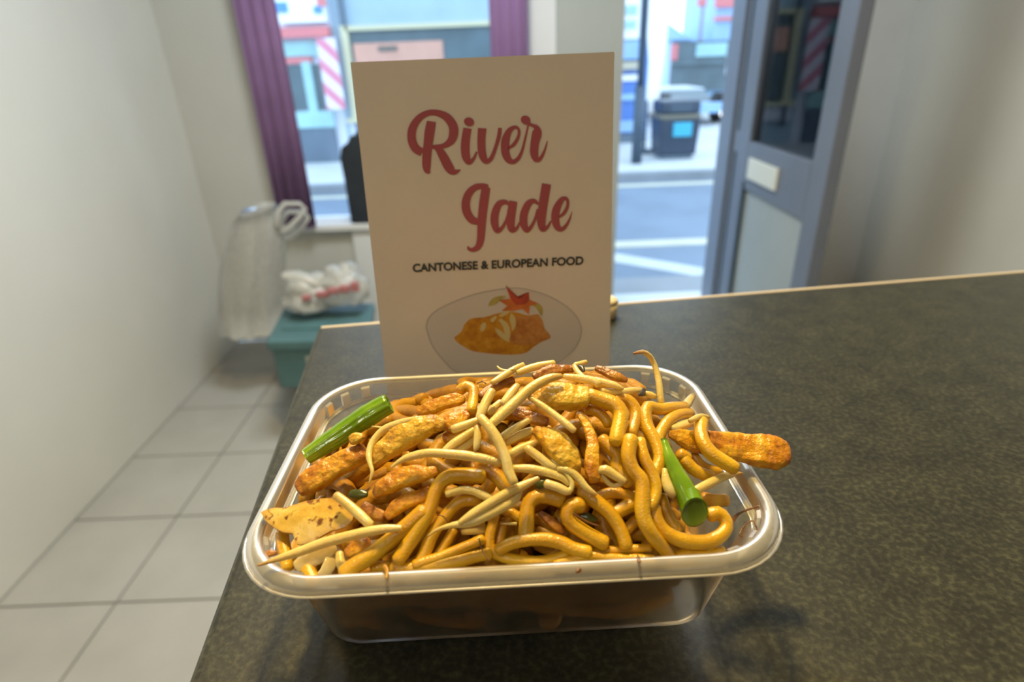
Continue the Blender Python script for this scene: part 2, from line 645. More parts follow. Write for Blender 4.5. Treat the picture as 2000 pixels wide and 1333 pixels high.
# dark rucksack-like bag on the sill behind the card
zb = SILL
pa, pb, pc, pd = at_y(700, 268, WY - .02), at_y(665, 288, WY - .02), at_y(684, 428, WY - .02), at_y(760, 268, WY - .02)
bag = empty('dark_bag', ((pb.x + pd.x) / 2, WY + .02, SILL), label='dark slate upright bag standing on the window sill behind the card', cat='bag')
prof = [(at_y(a, b, WY - .03).x, max(SILL, at_y(a, b, WY - .03).z)) for a, b in
        ((686, 436), (680, 400), (672, 350), (664, 310), (666, 288), (680, 278), (682, 266), (705, 264), (770, 262), (830, 300), (850, 436))]
vs = [(x, WY - .04, z) for x, z in prof] + [(x, WY + .06, z) for x, z in prof]
k = len(prof)
fs = [tuple(range(k)), tuple(range(2 * k - 1, k - 1, -1))] + [(i, i + k, (i + 1) % k + k, (i + 1) % k) for i in range(k)]
body = link_mesh('bag_body', vs, fs, 'dark_cloth', bag)
bv = body.modifiers.new('bevel', 'BEVEL')
bv.width = .012
bv.segments = 3
vs, fs, _ = sweep([(pb.x + .06, WY, prof[6][1] - .01), (pb.x + .09, WY, prof[6][1] + .015), (pb.x + .16, WY, prof[6][1] + .015), (pb.x + .19, WY, prof[6][1] - .01)], [.006] * 4, 8)
link_mesh('bag_handle', vs, fs, 'dark_cloth', bag, True)

# door leaf standing open, at right angles to the shop front
LX = at_y(1436, 270, WY - .03).x
dr = empty('door_1', (LX, WY - .02, FLOOR), kind='structure')
dr['label'] = 'grey half-glazed shop door standing open'
ZM = at_y(1436, 268, WY - .05).z
dy0, dy1 = WY - .86, WY - .02
T = .045
ZB, ZT = FLOOR + .01, 1.12
sw = .17


def leaf(name, mat, y0, y1, z0, z1, dx0=0, dx1=T, bev=.004):
    return box(name, mat, (LX + dx0, y0, z0), (LX + dx1, y1, z1), dr, bev)


leaf('stile', 'door_grey', dy1 - sw, dy1, ZB, ZT)
leaf('stile', 'door_grey', dy0, dy0 + .11, ZB, ZT)
leaf('mid_rail', 'door_grey', dy0 + .11, dy1 - sw, ZM - .20, ZM)
leaf('bottom_rail', 'door_grey', dy0 + .11, dy1 - sw, ZB, ZB + .12)
leaf('top_rail', 'door_grey', dy0 + .11, dy1 - sw, ZT - .11, ZT)
leaf('lower_panel', 'door_panel', dy0 + .11, dy1 - sw, ZB + .12, ZM - .20, .012, T - .012)
leaf('pane', 'window_glass', dy0 + .11, dy1 - sw, ZM, ZT - .11, .018, .026, 0)
leaf('stile_line', 'door_dark', dy1 - .045, dy1 - .025, ZB + .05, ZM - .06, -.004, .002, 0)  # thin strips drawn along the stile edges
leaf('stile_line', 'door_dark', dy1 - .045, dy1 - .025, ZM + .03, ZT - .05, -.004, .002, 0)
leaf('stile_line', 'door_dark', dy1 - sw - .016, dy1 - sw + .008, ZB + .12, ZM - .17, -.004, .002, 0)
leaf('stile_line', 'door_grey', dy1 - sw - .016, dy1 - sw + .004, ZM, ZT - .11, -.004, .002, 0)
pl0, pl1 = at_y(1462, 300, WY - .22), at_y(1462, 318, WY - .22)
leaf('letterplate', 'letterplate', WY - .52, WY - .24, ZM - .145, ZM - .06, -.012, 0, .003)
fr = empty('trim_4', (DOOR_R, WY, FLOOR), kind='structure')
box('jamb', 'door_grey', (DOOR_R - .02, WY + .002, FLOOR), (DOOR_R - .001, WY + .158, WIN_T - .002), fr)

# white bags at the left, teal crates
bags = empty('bag_bundle', (-.9, 2.1, FLOOR), label='tall bundle of white plastic carrier bags left of the teal crates', cat='bag')


def pleated(name, mat, outline, y0, depth, parent, amp=.02, seed=1):
    """outline: rows of (pixel left, pixel right, pixel row); a closed pleated sack at depth y0"""
    vs, fs = [], []
    n = 28
    for (pl_, pr_, row) in outline:
        a, b = at_y(pl_, row, y0), at_y(pr_, row, y0)
        c = (a + b) / 2
        hw = (b.x - a.x) / 2
        for k in range(n):
            t = 2 * math.pi * k / n
            r = 1 + amp / .1 * math.sin(k * 2.6 + seed + row * .01) * .5
            vs.append((c.x + hw * math.cos(t) * (1 if k % (n // 2) == 0 else r), y0 + depth * math.sin(t) * r, c.z))
    for i in range(len(outline) - 1):
        for k in range(n):
            fs.append((i * n + k, i * n + (k + 1) % n, (i + 1) * n + (k + 1) % n, (i + 1) * n + k))
    fs.append(tuple(range(n)))
    fs.append(tuple(range(len(outline) * n - 1, (len(outline) - 1) * n - 1, -1)))
    return link_mesh(name, vs, fs, mat, parent, True)


pleated('bag_body', 'bag_plastic', [(440, 556, 640), (435, 553, 590), (440, 550, 520), (448, 549, 470), (460, 545, 430), (478, 530, 408)], 2.1, .12, bags, .03)
for off, sd in ((0, 0), (16, 1)):
    hp = [at_y(a + off * .4, b + off, 2.06 + off * .002) for a, b in ((540, 440), (543, 415), (556, 398), (585, 398), (596, 408), (585, 425), (566, 445), (552, 452))]
    vs, fs, _ = sweep(hp, [.020, .015, .010, .008, .009, .011, .013, .014], 8, .35)
    link_mesh('bag_handle', vs, fs, 'bag_plastic', bags, True)


def crate(name, zt, h, label, lab_off):
    # four top corners seen in the photo, put on the plane z = zt
    C4 = [at_z(a, b, zt) for a, b in ((519, 668), (640, 655), (731, 592), (557, 596))]
    C4[1] = C4[0] + (C4[2] - C4[3])
    root = empty(name, (*(sum((c for c in C4), Vector()) / 4).xy, zt - h), label=label, cat='crate', group='teal crates')
    ax = (C4[1] - C4[0])
    ay = (C4[3] - C4[0])
    c0 = C4[0]

    def P(u, v, z):
        p = c0 + ax * u + ay * v
        return (p.x, p.y, z)

    def slab(nm, mat, u0, u1, v0, v1, z0, z1, bev=.006, par=None):
        m_ = MB()
        m_.add([P(u, v, z) for u in (u0, u1) for v in (v0, v1) for z in (z0, z1)], [(0, 1, 3, 2), (4, 6, 7, 5), (0, 4, 5, 1), (2, 3, 7, 6), (0, 2, 6, 4), (1, 5, 7, 3)])
        return m_.build(nm, mat, par or root, bevel=bev)
    slab('crate_body', 'crate_teal', .03, .97, .03, .97, zt - h, zt - .035)
    lid = slab('crate_lid', 'crate_teal', 0, 1, 0, 1, zt - .035, zt)
    for v in (.3, .68):
        slab('rib', 'crate_teal', .1, .9, v - .02, v + .02, zt, zt + .006, .002, lid)
    slab('label_plate', 'crate_label', .3 + lab_off, .62 + lab_off, .012, .03, zt - .035 - h * .5, zt - .035 - h * .15, .001)
    slab('hand_grip', 'cabinet_dark', .3, .6, .018, .03, zt - h * .95, zt - h * .8, .001)
    return C4


ZC = -.66
C4 = crate('crate', ZC, .19, 'teal plastic crate, upper of its stack, under the printed bag', .05)
crate('crate.001', ZC - .195, .19, 'teal plastic crate at the floor, lower of its stack', -.02)
crate('crate.002', ZC - .39, abs(FLOOR - (ZC - .39)), 'shallow teal tray under the two stacked crates', 0)

# carrier bag lying on the upper crate
cb = empty('carrier_bag', tuple(C4[2] * .5 + C4[3] * .5), label='crumpled white carrier bag with red print lying on the teal crate', cat='bag')


def crumple(name, cx, cy, cz, rx, ry, rz, seed, mat):
    bm = bmesh.new()
    bmesh.ops.create_icosphere(bm, subdivisions=4, radius=1)
    for v in bm.verts:
        n_ = mnoise.fractal(v.co * 1.7 + Vector((seed, 0, 0)), .9, 2, 4)
        v.co *= 1 + .35 * n_
        v.co = Vector((cx + v.co.x * rx, cy + v.co.y * ry, max(cz - rz * .55, cz + v.co.z * rz)))
    me = bpy.data.meshes.new(name)
    bm.to_mesh(me)
    bm.free()
    me.materials.append(M[mat])
    me.polygons.foreach_set('use_smooth', [True] * len(me.polygons))
    o = bpy.data.objects.new(name, me)
    COL.objects.link(o)
    o.parent = cb
    o.matrix_parent_inverse = cb.matrix_world.inverted()
    return o


ym = C4[3].y - .1
q1, q2 = at_y(605, 572, ym), at_y(672, 562, ym)
crumple('bag_body', q1.x, ym, q1.z - .01, .11, .08, .075, 3, 'bag_plastic')
crumple('bag_body', q2.x, ym + .01, q2.z - .005, .085, .08, .085, 8, 'bag_plastic')
hp = [at_y(a, b, ym - .03) for a, b in ((556, 538), (580, 540), (605, 548), (625, 556), (640, 566))]
vs, fs, _ = sweep(hp, [.018, .026, .026, .022, .014], 8, .5)
link_mesh('bag_fold', vs, fs, 'bag_plastic', cb, True)
for a, b, w_, h_ in ((597, 584, 14, 9), (628, 577, 20, 10), (650, 570, 18, 10), (672, 566, 16, 12), (692, 562, 13, 16)):
    p = at_y(a, b, ym - .092)
    s_ = .0022
    MB().box(p.x - w_ * s_ / 2, p.y, p.z - h_ * s_ / 2, p.x + w_ * s_ / 2, p.y + .02, p.z + h_ * s_ / 2).build('red_print', 'bag_red_print', cb, bevel=.004)

# ------------------------------------------------------------------ the counter
CA = Vector((-.1469, .2313, 0))
ux = Vector((math.cos(math.radians(5.82)), math.sin(math.radians(5.82)), 0))
uy = Vector((.129, -.9916, 0))
ctr = empty('counter', (.4, 0, FLOOR), label='dark mottled laminate counter carrying the food tub and card', cat='counter')


def cpt(a, b, z):
    p = CA + ux * a + uy * b
    return (p.x, p.y, z)


def cslab(name, mat, a0, a1, b0, b1, z0, z1, bev=0):
    m_ = MB().add([cpt(a, b, z) for a in (a0, a1) for b in (b0, b1) for z in (z0, z1)],
                  [(0, 1, 3, 2), (4, 6, 7, 5), (0, 4, 5, 1), (2, 3, 7, 6), (0, 2, 6, 4), (1, 5, 7, 3)])
    o = m_.build(name, mat, ctr)
    if bev:
        bv = o.modifiers.new('bevel', 'BEVEL')
        bv.width = bev
        bv.segments = 4
        bv.limit_method = 'ANGLE'
    return o


cslab('worktop', 'counter_laminate', 0, 1.35, 0, .62, -.038, 0, .004)
cslab('edge_glint_strip', 'edge_window_glint', .002, 1.348, -.0035, .0, -.036, -.0004, .0012)  # added pale strip, its colour stands for the window's reflection on the edge
cslab('front_panel', 'cabinet_dark', .03, 1.33, .03, .6, FLOOR, -.038)

# small cream pot behind the card
pp = at_z(1198, 606, 0)
pot = empty('cream_pot', (pp.x - .005, pp.y - .012, 0), label='small cream round pot mostly hidden behind the standing card', cat='pot')
MB().cyl((pp.x - .0078, pp.y - .012, .0), .008, .012, 20, .0085).build('pot_body', 'cream_pot', pot, True)
MB().cyl((pp.x - .0078, pp.y - .012, .012), .009, .003, 20, .0075).build('pot_lid', 'cream_pot', pot, True)

# ------------------------------------------------------------------ the standing card
K0 = Vector((-.0672, .0955, 0))
KU = Vector((1, 0, 0))
KV = Vector((0, .0245, .1822))
KW, KH = .1222, KV.length
KV.normalize()
KN = KU.cross(KV).normalized()      # faces the tub
if KN.y > 0:
    KN = -KN
card = empty('menu_card', tuple(K0 + KU * KW / 2), label='folded white card with red script standing behind the food tub', cat='menu card')


def sheet(name, p0, u, v, wdt, hgt, mat, parent, th=.0004, fall=0):
    n_ = u.cross(v).normalized() * th
    vs, fs = [], []
    nn = 12
    for k in range(nn + 1):
        for j in (0, 1):
            p = p0 + u * wdt * j + v * hgt * k / nn
            vs += [p, p + n_]
    for k in range(nn):
        b = k * 4
        fs += [(b, b + 2, b + 6, b + 4), (b + 1, b + 5, b + 7, b + 3), (b, b + 4, b + 5, b + 1), (b + 2, b + 3, b + 7, b + 6)]
    fs += [(0, 1, 3, 2), (nn * 4, nn * 4 + 2, nn * 4 + 3, nn * 4 + 1)]
    return link_mesh(name, vs, fs, mat, parent)


sheet('front_leaf', K0, KU, KV, KW, KH, 'card_paper', card)
top = K0 + KV * KH
KV2 = Vector((.006, .060, -.1822))
h2 = KV2.length
KV2.normalize()
sheet('back_leaf', top + KV2 * .0003 + Vector((.0, .0008, 0)), Vector((1, 0, 0)), KV2, KW + .0004, h2, 'card_paper', card)


def on_card(px, py, off=.0004):
    off += .0005
    d = ray(px, py)
    t = (K0 - CAM).dot(KN) / d.dot(KN)
    return CAM + d * t + KN * off


def G(x, y):
    return 780 + x / 3.755, 190 + y / 3.755


def Hh(x, y):
    return 780 + x / 5.263, 540 + y / 5.263


STROKES = [
    # R: bowl, stem, leg
    [(168, 405, 58), (120, 375, 62), (92, 310, 62), (98, 230, 60), (140, 160, 50), (205, 118, 42), (275, 115, 45), (345, 145, 58), (392, 205, 66), (398, 270, 66), (375, 325, 55), (320, 358, 36), (240, 364, 26)],
    [(236, 178, 66), (222, 260, 72), (212, 340, 66), (203, 420, 64), (200, 490, 62), (205, 535, 48), (222, 558, 18)],
    [(252, 362, 24), (290, 385, 50), (325, 440, 66), (365, 515, 68), (400, 548, 44), (450, 533, 6)],
    # i
    [(500, 228, 60), (488, 300, 62), (483, 380, 64), (492, 445, 58), (513, 478, 36), (545, 450, 22), (568, 400, 14)],
    # v
    [(608, 228, 62), (602, 300, 58), (603, 380, 58), (615, 440, 54), (640, 472, 36), (675, 445, 30), (705, 370, 26), (730, 285, 28), (738, 225, 26)],
    # e
    [(795, 378, 16), (840, 345, 26), (872, 290, 22), (876, 240, 20), (848, 220, 24), (808, 245, 40), (780, 310, 58), (776, 390, 60), (795, 450, 52), (830, 474, 34), (870, 450, 28), (898, 395, 20), (918, 320, 16), (934, 250, 13), (946, 195, 12)],
    # r
    [(948, 196, 26), (975, 206, 22), (1005, 225, 40), (1008, 262, 70), (992, 340, 62), (988, 410, 60), (1002, 455, 42), (1032, 450, 28), (1060, 400, 18), (1078, 345, 10), (1084, 318, 4)],
    # J
    [(578, 915, 46), (530, 895, 58), (495, 840, 62), (488, 770, 60), (510, 705, 54), (555, 662, 46), (605, 652, 42), (650, 660, 40)],
    [(636, 660, 62), (622, 750, 66), (610, 850, 64), (602, 950, 60), (596, 1040, 54), (578, 1095, 46), (540, 1118, 32), (508, 1110, 20), (506, 1092, 12)],
    # a
    [(812, 790, 20), (775, 768, 34), (730, 785, 48), (702, 850, 56), (698, 920, 56), (718, 978, 40), (750, 960, 26), (782, 905, 20), (806, 830, 18)],
    [(835, 762, 58), (822, 840, 62), (815, 915, 62), (825, 972, 44), (858, 962, 24), (885, 915, 14)],
    # d
    [(1018, 782, 18), (985, 760, 32), (945, 782, 48), (915, 850, 56), (910, 920, 56), (932, 974, 38), (965, 950, 26), (995, 890, 20), (1015, 820, 18)],
    [(1078, 636, 66), (1062, 730, 66), (1048, 830, 64), (1040, 910, 62), (1052, 966, 44), (1085, 950, 22), (1112, 905, 12)],
    # e
    [(1160, 885, 12), (1205, 850, 24), (1232, 795, 22), (1228, 748, 22), (1195, 746, 34), (1155, 810, 54), (1142, 880, 58), (1155, 945, 50), (1188, 968, 32), (1225, 935, 22), (1252, 880, 12), (1264, 840, 5)],
]
tv, tf = [], []


def ribbon(stroke, conv, zoff):
    P = catmull([(*conv(a, b), c) for a, b, c in stroke], 2.0)
    k = len(tv)
    for i in range(len(P)):
        d = P[min(i + 1, len(P) - 1)][:2] - P[max(i - 1, 0)][:2]
        d = d / (np.linalg.norm(d) + 1e-9)
        n_ = np.array([-d[1], d[0]])
        hw = P[i][2] / 3.755 / 2
        for s in (-1, 1):
            q = P[i][:2] + n_ * hw * s
            tv.append(on_card(q[0], q[1], zoff))
    for i in range(len(P) - 1):
        a = k + i * 2
        tf.append((a, a + 1, a + 3, a + 2))


for j, s_ in enumerate(STROKES):
    ribbon(s_, G, .00025 + .00001 * j)
for (cx, cy, rx, ry, tl) in ((511, 181, 37, 31, .3), (925, 168, 36, 31, .5)):
    k = len(tv)
    for i in range(24):
        a = 2 * math.pi * i / 24
        x, y = rx * math.cos(a), ry * math.sin(a)
        tv.append(on_card(*G(cx + x * math.cos(tl) - y * math.sin(tl), cy + x * math.sin(tl) + y * math.cos(tl)), .00045))
    tf.append(tuple(range(k, k + 24)))
tag(link_mesh('script_lettering', tv, tf, 'card_red_ink', card), 'dusty red brush script lettering')

# the small capitals
fc = bpy.data.curves.new('capitals', 'FONT')
fc.body = 'CANTONESE & EUROPEAN FOOD'
fc.size = 1
fc.offset = .03
fc.space_character = 1.0
fo = bpy.data.objects.new('capitals', fc)
COL.objects.link(fo)
dg = bpy.context.evaluated_depsgraph_get()
me = bpy.data.meshes.new_from_object(fo.evaluated_get(dg))
bpy.data.objects.remove(fo)
xs = [v.co.x for v in me.vertices]
ys = [v.co.y for v in me.vertices]
x0_, x1_, y0_, y1_ = min(xs), max(xs), min(ys), max(ys)
bl, br_ = on_card(*G(101, 1283)), on_card(*G(1347, 1227))
tl_ = on_card(*G(98, 1221))
for v in me.vertices:
    a, b = (v.co.x - x0_) / (x1_ - x0_), (v.co.y - y0_) / (y1_ - y0_)
    v.co = bl + (br_ - bl) * a + (tl_ - bl) * b
me.materials.append(M['card_dark_ink'])
co = bpy.data.objects.new('capital_lettering', me)
COL.objects.link(co)
co.parent = card
co.matrix_parent_inverse = card.matrix_world.inverted()
tag(co, 'dark grey capital lettering')

# printed photograph of a plate
def flat(name, poly, mat, off, conv=Hh, smooth=True):
    P = poly
    if smooth:
        Q = catmull([(*p, 0) for p in poly + [poly[0]]], 25)
        P = [(a, b) for a, b, _ in Q[:-1]]
    vs = [on_card(*conv(a, b), off) for a, b in P]
    c = sum(vs, Vector()) / len(vs)
    return link_mesh(name, vs + [c], [(i, (i + 1) % len(vs), len(vs)) for i in range(len(vs))], mat, card)


PLATE = [(268, 520), (300, 420), (420, 320), (700, 200), (950, 140), (1200, 115), (1400, 150), (1600, 230), (1780, 360), (1870, 520), (1840, 680), (1740, 800), (1600, 900), (1400, 1010),
         (1100, 1060), (800, 1050), (580, 980), (440, 850), (330, 700)]
flat('printed_plate_edge', PLATE, 'print_plate_edge', .0002)
cx, cy = 1080, 580
flat('printed_plate', [(cx + (x - cx) * .985 + 4, cy + (y - cy) * .985 + 2) for x, y in PLATE], 'print_plate', .0003)
flat('printed_cutlet', [(565, 625), (640, 560), (670, 490), (740, 430), (880, 415), (1000, 380), (1150, 360), (1250, 380), (1330, 400), (1420, 385), (1470, 450), (1490, 530), (1540, 590), (1550, 630), (1460, 670),
                        (1380, 720), (1300, 780), (1180, 800), (1000, 795), (850, 780), (740, 760), (650, 710), (590, 670)], 'print_cutlet', .0004)
flat('printed_cutlet_half', [(1200, 400), (1330, 405), (1420, 390), (1465, 450), (1488, 530), (1535, 590), (1545, 628), (1450, 670), (1350, 700), (1220, 700), (1140, 660), (1150, 590), (1205, 540), (1190, 450)], 'print_cutlet_brown', .0005)
for s_ in ([(1150, 370), (1190, 420), (1195, 500), (1160, 560), (1150, 500), (1130, 430)], [(1050, 430), (1110, 480), (1140, 560), (1130, 640), (1090, 600), (1060, 500), (1020, 450)],
           [(980, 520), (1050, 560), (1110, 620), (1135, 670), (1080, 650), (1010, 590)], [(930, 440), (990, 400), (1000, 420), (960, 470)], [(850, 480), (890, 470), (880, 540), (840, 560), (832, 520)],
           [(1020, 400), (1100, 350), (1140, 360), (1060, 410)]):
    flat('printed_slice', s_, 'print_slice', .0006)
flat('printed_green_leaf', [(910, 300), (950, 230), (1020, 200), (1100, 200), (1040, 240), (980, 290)], 'print_leaf_green', .0005)
flat('printed_green_leaf', [(1330, 280), (1420, 270), (1470, 320), (1465, 400), (1440, 380), (1400, 320)], 'print_leaf_green', .0005)
flat('printed_leaf', [(1090, 85), (1125, 130), (1165, 190), (1240, 225), (1330, 155), (1335, 235), (1430, 275), (1340, 300), (1330, 390), (1265, 330), (1170, 350), (1050, 350), (1110, 300), (1020, 240), (1140, 225)], 'print_leaf_orange', .0006, smooth=False)
flat('printed_leaf', [(1090, 85), (1125, 130), (1165, 190), (1240, 225), (1330, 155), (1330, 235), (1300, 280), (1200, 290), (1150, 230)], 'print_leaf_red', .0007, smooth=False)

# ------------------------------------------------------------------ the plastic tub
PSI = .0208
cp, sp = math.cos(PSI), math.sin(PSI)
tub = empty('food_tub', (0, 0, 0), label='clear rectangular plastic takeaway tub heaped with noodles', cat='tub')


def rrect(hw, hd, r, n=10, bow=0):
    """rounded rectangle outline"""
    pts = []
    for (sx, sy, a0) in ((1, 1, 0), (-1, 1, 90), (-1, -1, 180), (1, -1, 270)):
        for k in range(n + 1):
            a = math.radians(a0 + 90 * k / n)
            pts.append((sx * (hw - r) + r * math.cos(a), sy * (hd - r) + r * math.sin(a)))
    out = []
    L = len(pts)
    for i in range(L):
        out.append(pts[i])
        a, b = pts[i], pts[(i + 1) % L]
        d = math.hypot(a[0] - b[0], a[1] - b[1])
        if d > .02:
            for k in range(1, 8):
                out.append((a[0] + (b[0] - a[0]) * k / 8, a[1] + (b[1] - a[1]) * k / 8))
    return out


RW, RD, RR = .0862, .0618, .028


def loop(inset, z):
    return [(x * cp - y * sp, x * sp + y * cp, z) for x, y in rrect(RW - inset, RD - inset, max(.006, RR - inset * .75))]


def loft(prof, name, mat, parent, closed=False, capstart=False, capend=False):
    vs, fs = [], []
    for ins, z in prof:
        vs += loop(ins, z)
    n = len(loop(0, 0))
    m_ = len(prof)
    for i in range(m_ if closed else m_ - 1):
        j = (i + 1) % m_
        for k in range(n):
            fs.append((i * n + k, i * n + (k + 1) % n, j * n + (k + 1) % n, j * n + k))
    if capstart:
        fs.append(tuple(range(n - 1, -1, -1)))
    if capend:
        fs.append(tuple(range((m_ - 1) * n, m_ * n)))
    return link_mesh(name, vs, fs, mat, parent, True)


# wall with base: outside going up, then inside going down
tubwall = loft([(.0215, .0006), (.0188, .0012), (.0172, .0036), (.0092, .0400), (.0070, .0407), (.0060, .0420), (.0058, .0477),
      ], 'tub_wall', 'tub_wall_plastic', tub, capstart=True)
tubrim = loft([(.0058, .0475), (.0053, .0487), (.0043, .0494), (.0030, .0495), (.0018, .0490), (.0010, .0479), (.0005, .0461), (.0009, .0461),
      (.0015, .0475), (.0024, .0483), (.0040, .0486)], 'tub_rim', 'tub_rim_plastic', tub)
loft([(.0002, .0461), (-.0004, .0457), (.0000, .0452), (.0008, .0455)], 'rim_lip', 'tub_lip_plastic', tubrim, closed=True)
loft([(.0064, .0425), (.0071, .0421), (.0078, .0416), (.0078, .0410), (.0066, .0414)], 'inner_ledge', 'tub_rim_plastic', tub, closed=True)
# stacking ribs in the four corners of the upper band
lp_ = rrect(RW - .0062, RD - .0062, RR - .005)
for (sx, sy) in ((1, 1), (-1, 1), (-1, -1), (1, -1)):
    for dgr in (20, 45, 70):
        a = math.radians(dgr)
        r = RR - .005
        ccx, ccy = sx * (RW - .0062 - r), sy * (RD - .0062 - r)
        px_, py_ = ccx + sx * r * math.cos(a), ccy + sy * r * math.sin(a)
        tx, ty = -sx * math.sin(a), sy * math.cos(a)
        nx, ny = -sx * math.cos(a), -sy * math.sin(a)
        vs = []
        for u in (-.0019, .0019):
            for d_, z in ((.0, .0478), (.0011, .0472), (.0014, .0425), (.0, .0420)):
                x, y = px_ + tx * u + nx * d_, py_ + ty * u + ny * d_
                vs.append((x * cp - y * sp, x * sp + y * cp, z))
        link_mesh('stacking_rib', vs, [(0, 1, 2, 3), (7, 6, 5, 4), (0, 4, 5, 1), (1, 5, 6, 2), (2, 6, 7, 3), (3, 7, 4, 0)], 'tub_rib_plastic', tubwall)

# ------------------------------------------------------------------ the food
HB = ([-.065, -.056, -.050, -.045, -.030, -.010, .010, .030, .045, .060], [.036, .0400, .0435, .049, .062, .0725, .0755, .069, .056, .043])
SA = ([-.095, -.078, -.062, -.04, -.02, .02, .04, .055, .068, .080, .1], [.25, .35, .52, .76, .95, 1, .92, .74, .50, .35, .3])


def mound(x, y):
    h = float(np.interp(y, *HB))
    return .040 + (h - .040) * float(np.interp(x, *SA))


ORG = {'A': (500, 700), 'B': (830, 680), 'C': (1160, 680), 'D': (500, 900), 'E': (830, 890), 'F': (1160, 890)}
CS = 5.874


def parse(spec, width):
    """'C 10,20 30,40,150 F 5,6' -> list of (px, py, width px); a third number sets the width from there on"""
    out, o = [], (0, 0)
    for tok in spec.split():
        if tok in ORG:
            o = ORG[tok]
            continue
        q = [float(v) for v in tok.split(',')]
        if len(q) > 2:
            width = q[2]
        out.append((o[0] + q[0] / CS, o[1] + q[1] / CS, width / CS, q[3] if len(q) > 3 else 0.0))
    return out


def lay(spec, width, lift, step=7, smooth=6):
    """drape a traced line over the mound at `lift` mm above it; returns points and radii"""
    P = catmull(parse(spec, width), step)
    ts = []
    for px, py, w_, dl in P:
        d = ray(px, py)
        t0 = (.125 - CAM.z) / d.z
        t1 = (.020 - CAM.z) / d.z
        best, bt, hit = 1e9, None, None
        pg = None
        n_ = 70
        for k in range(n_ + 1):
            t = t0 + (t1 - t0) * k / n_
            p = CAM + d * t
            g = p.z - mound(p.x, p.y) - (lift + dl) * .001
            if g < best:
                best, bt = g, t
            if pg is not None and g <= 0 < pg:
                hit = t - (t1 - t0) / n_ * (-g) / (pg - g + 1e-12)
                break
            pg = g
        ts.append(hit if hit is not None else bt)
    ts = np.array(ts)
    for _ in range(smooth):
        e = np.concatenate([[ts[0] * 2 - ts[1]], ts, [ts[-1] * 2 - ts[-2]]])
        ts = .5 * ts + .25 * (e[:-2] + e[2:])
    pts, rad = [], []
    for (px, py, w_, dl), t in zip(P, ts):
        pts.append(CAM + ray(px, py) * t)
        rad.append(w_ / 2 * t / F_PX)
    return pts, rad


def rel(o):
    """move the origin of a mesh object to its centre"""
    me = o.data
    c = sum((v.co for v in me.vertices), Vector()) / len(me.vertices)
    me.transform(Matrix.Translation(-c))
    o.location = c
    return o


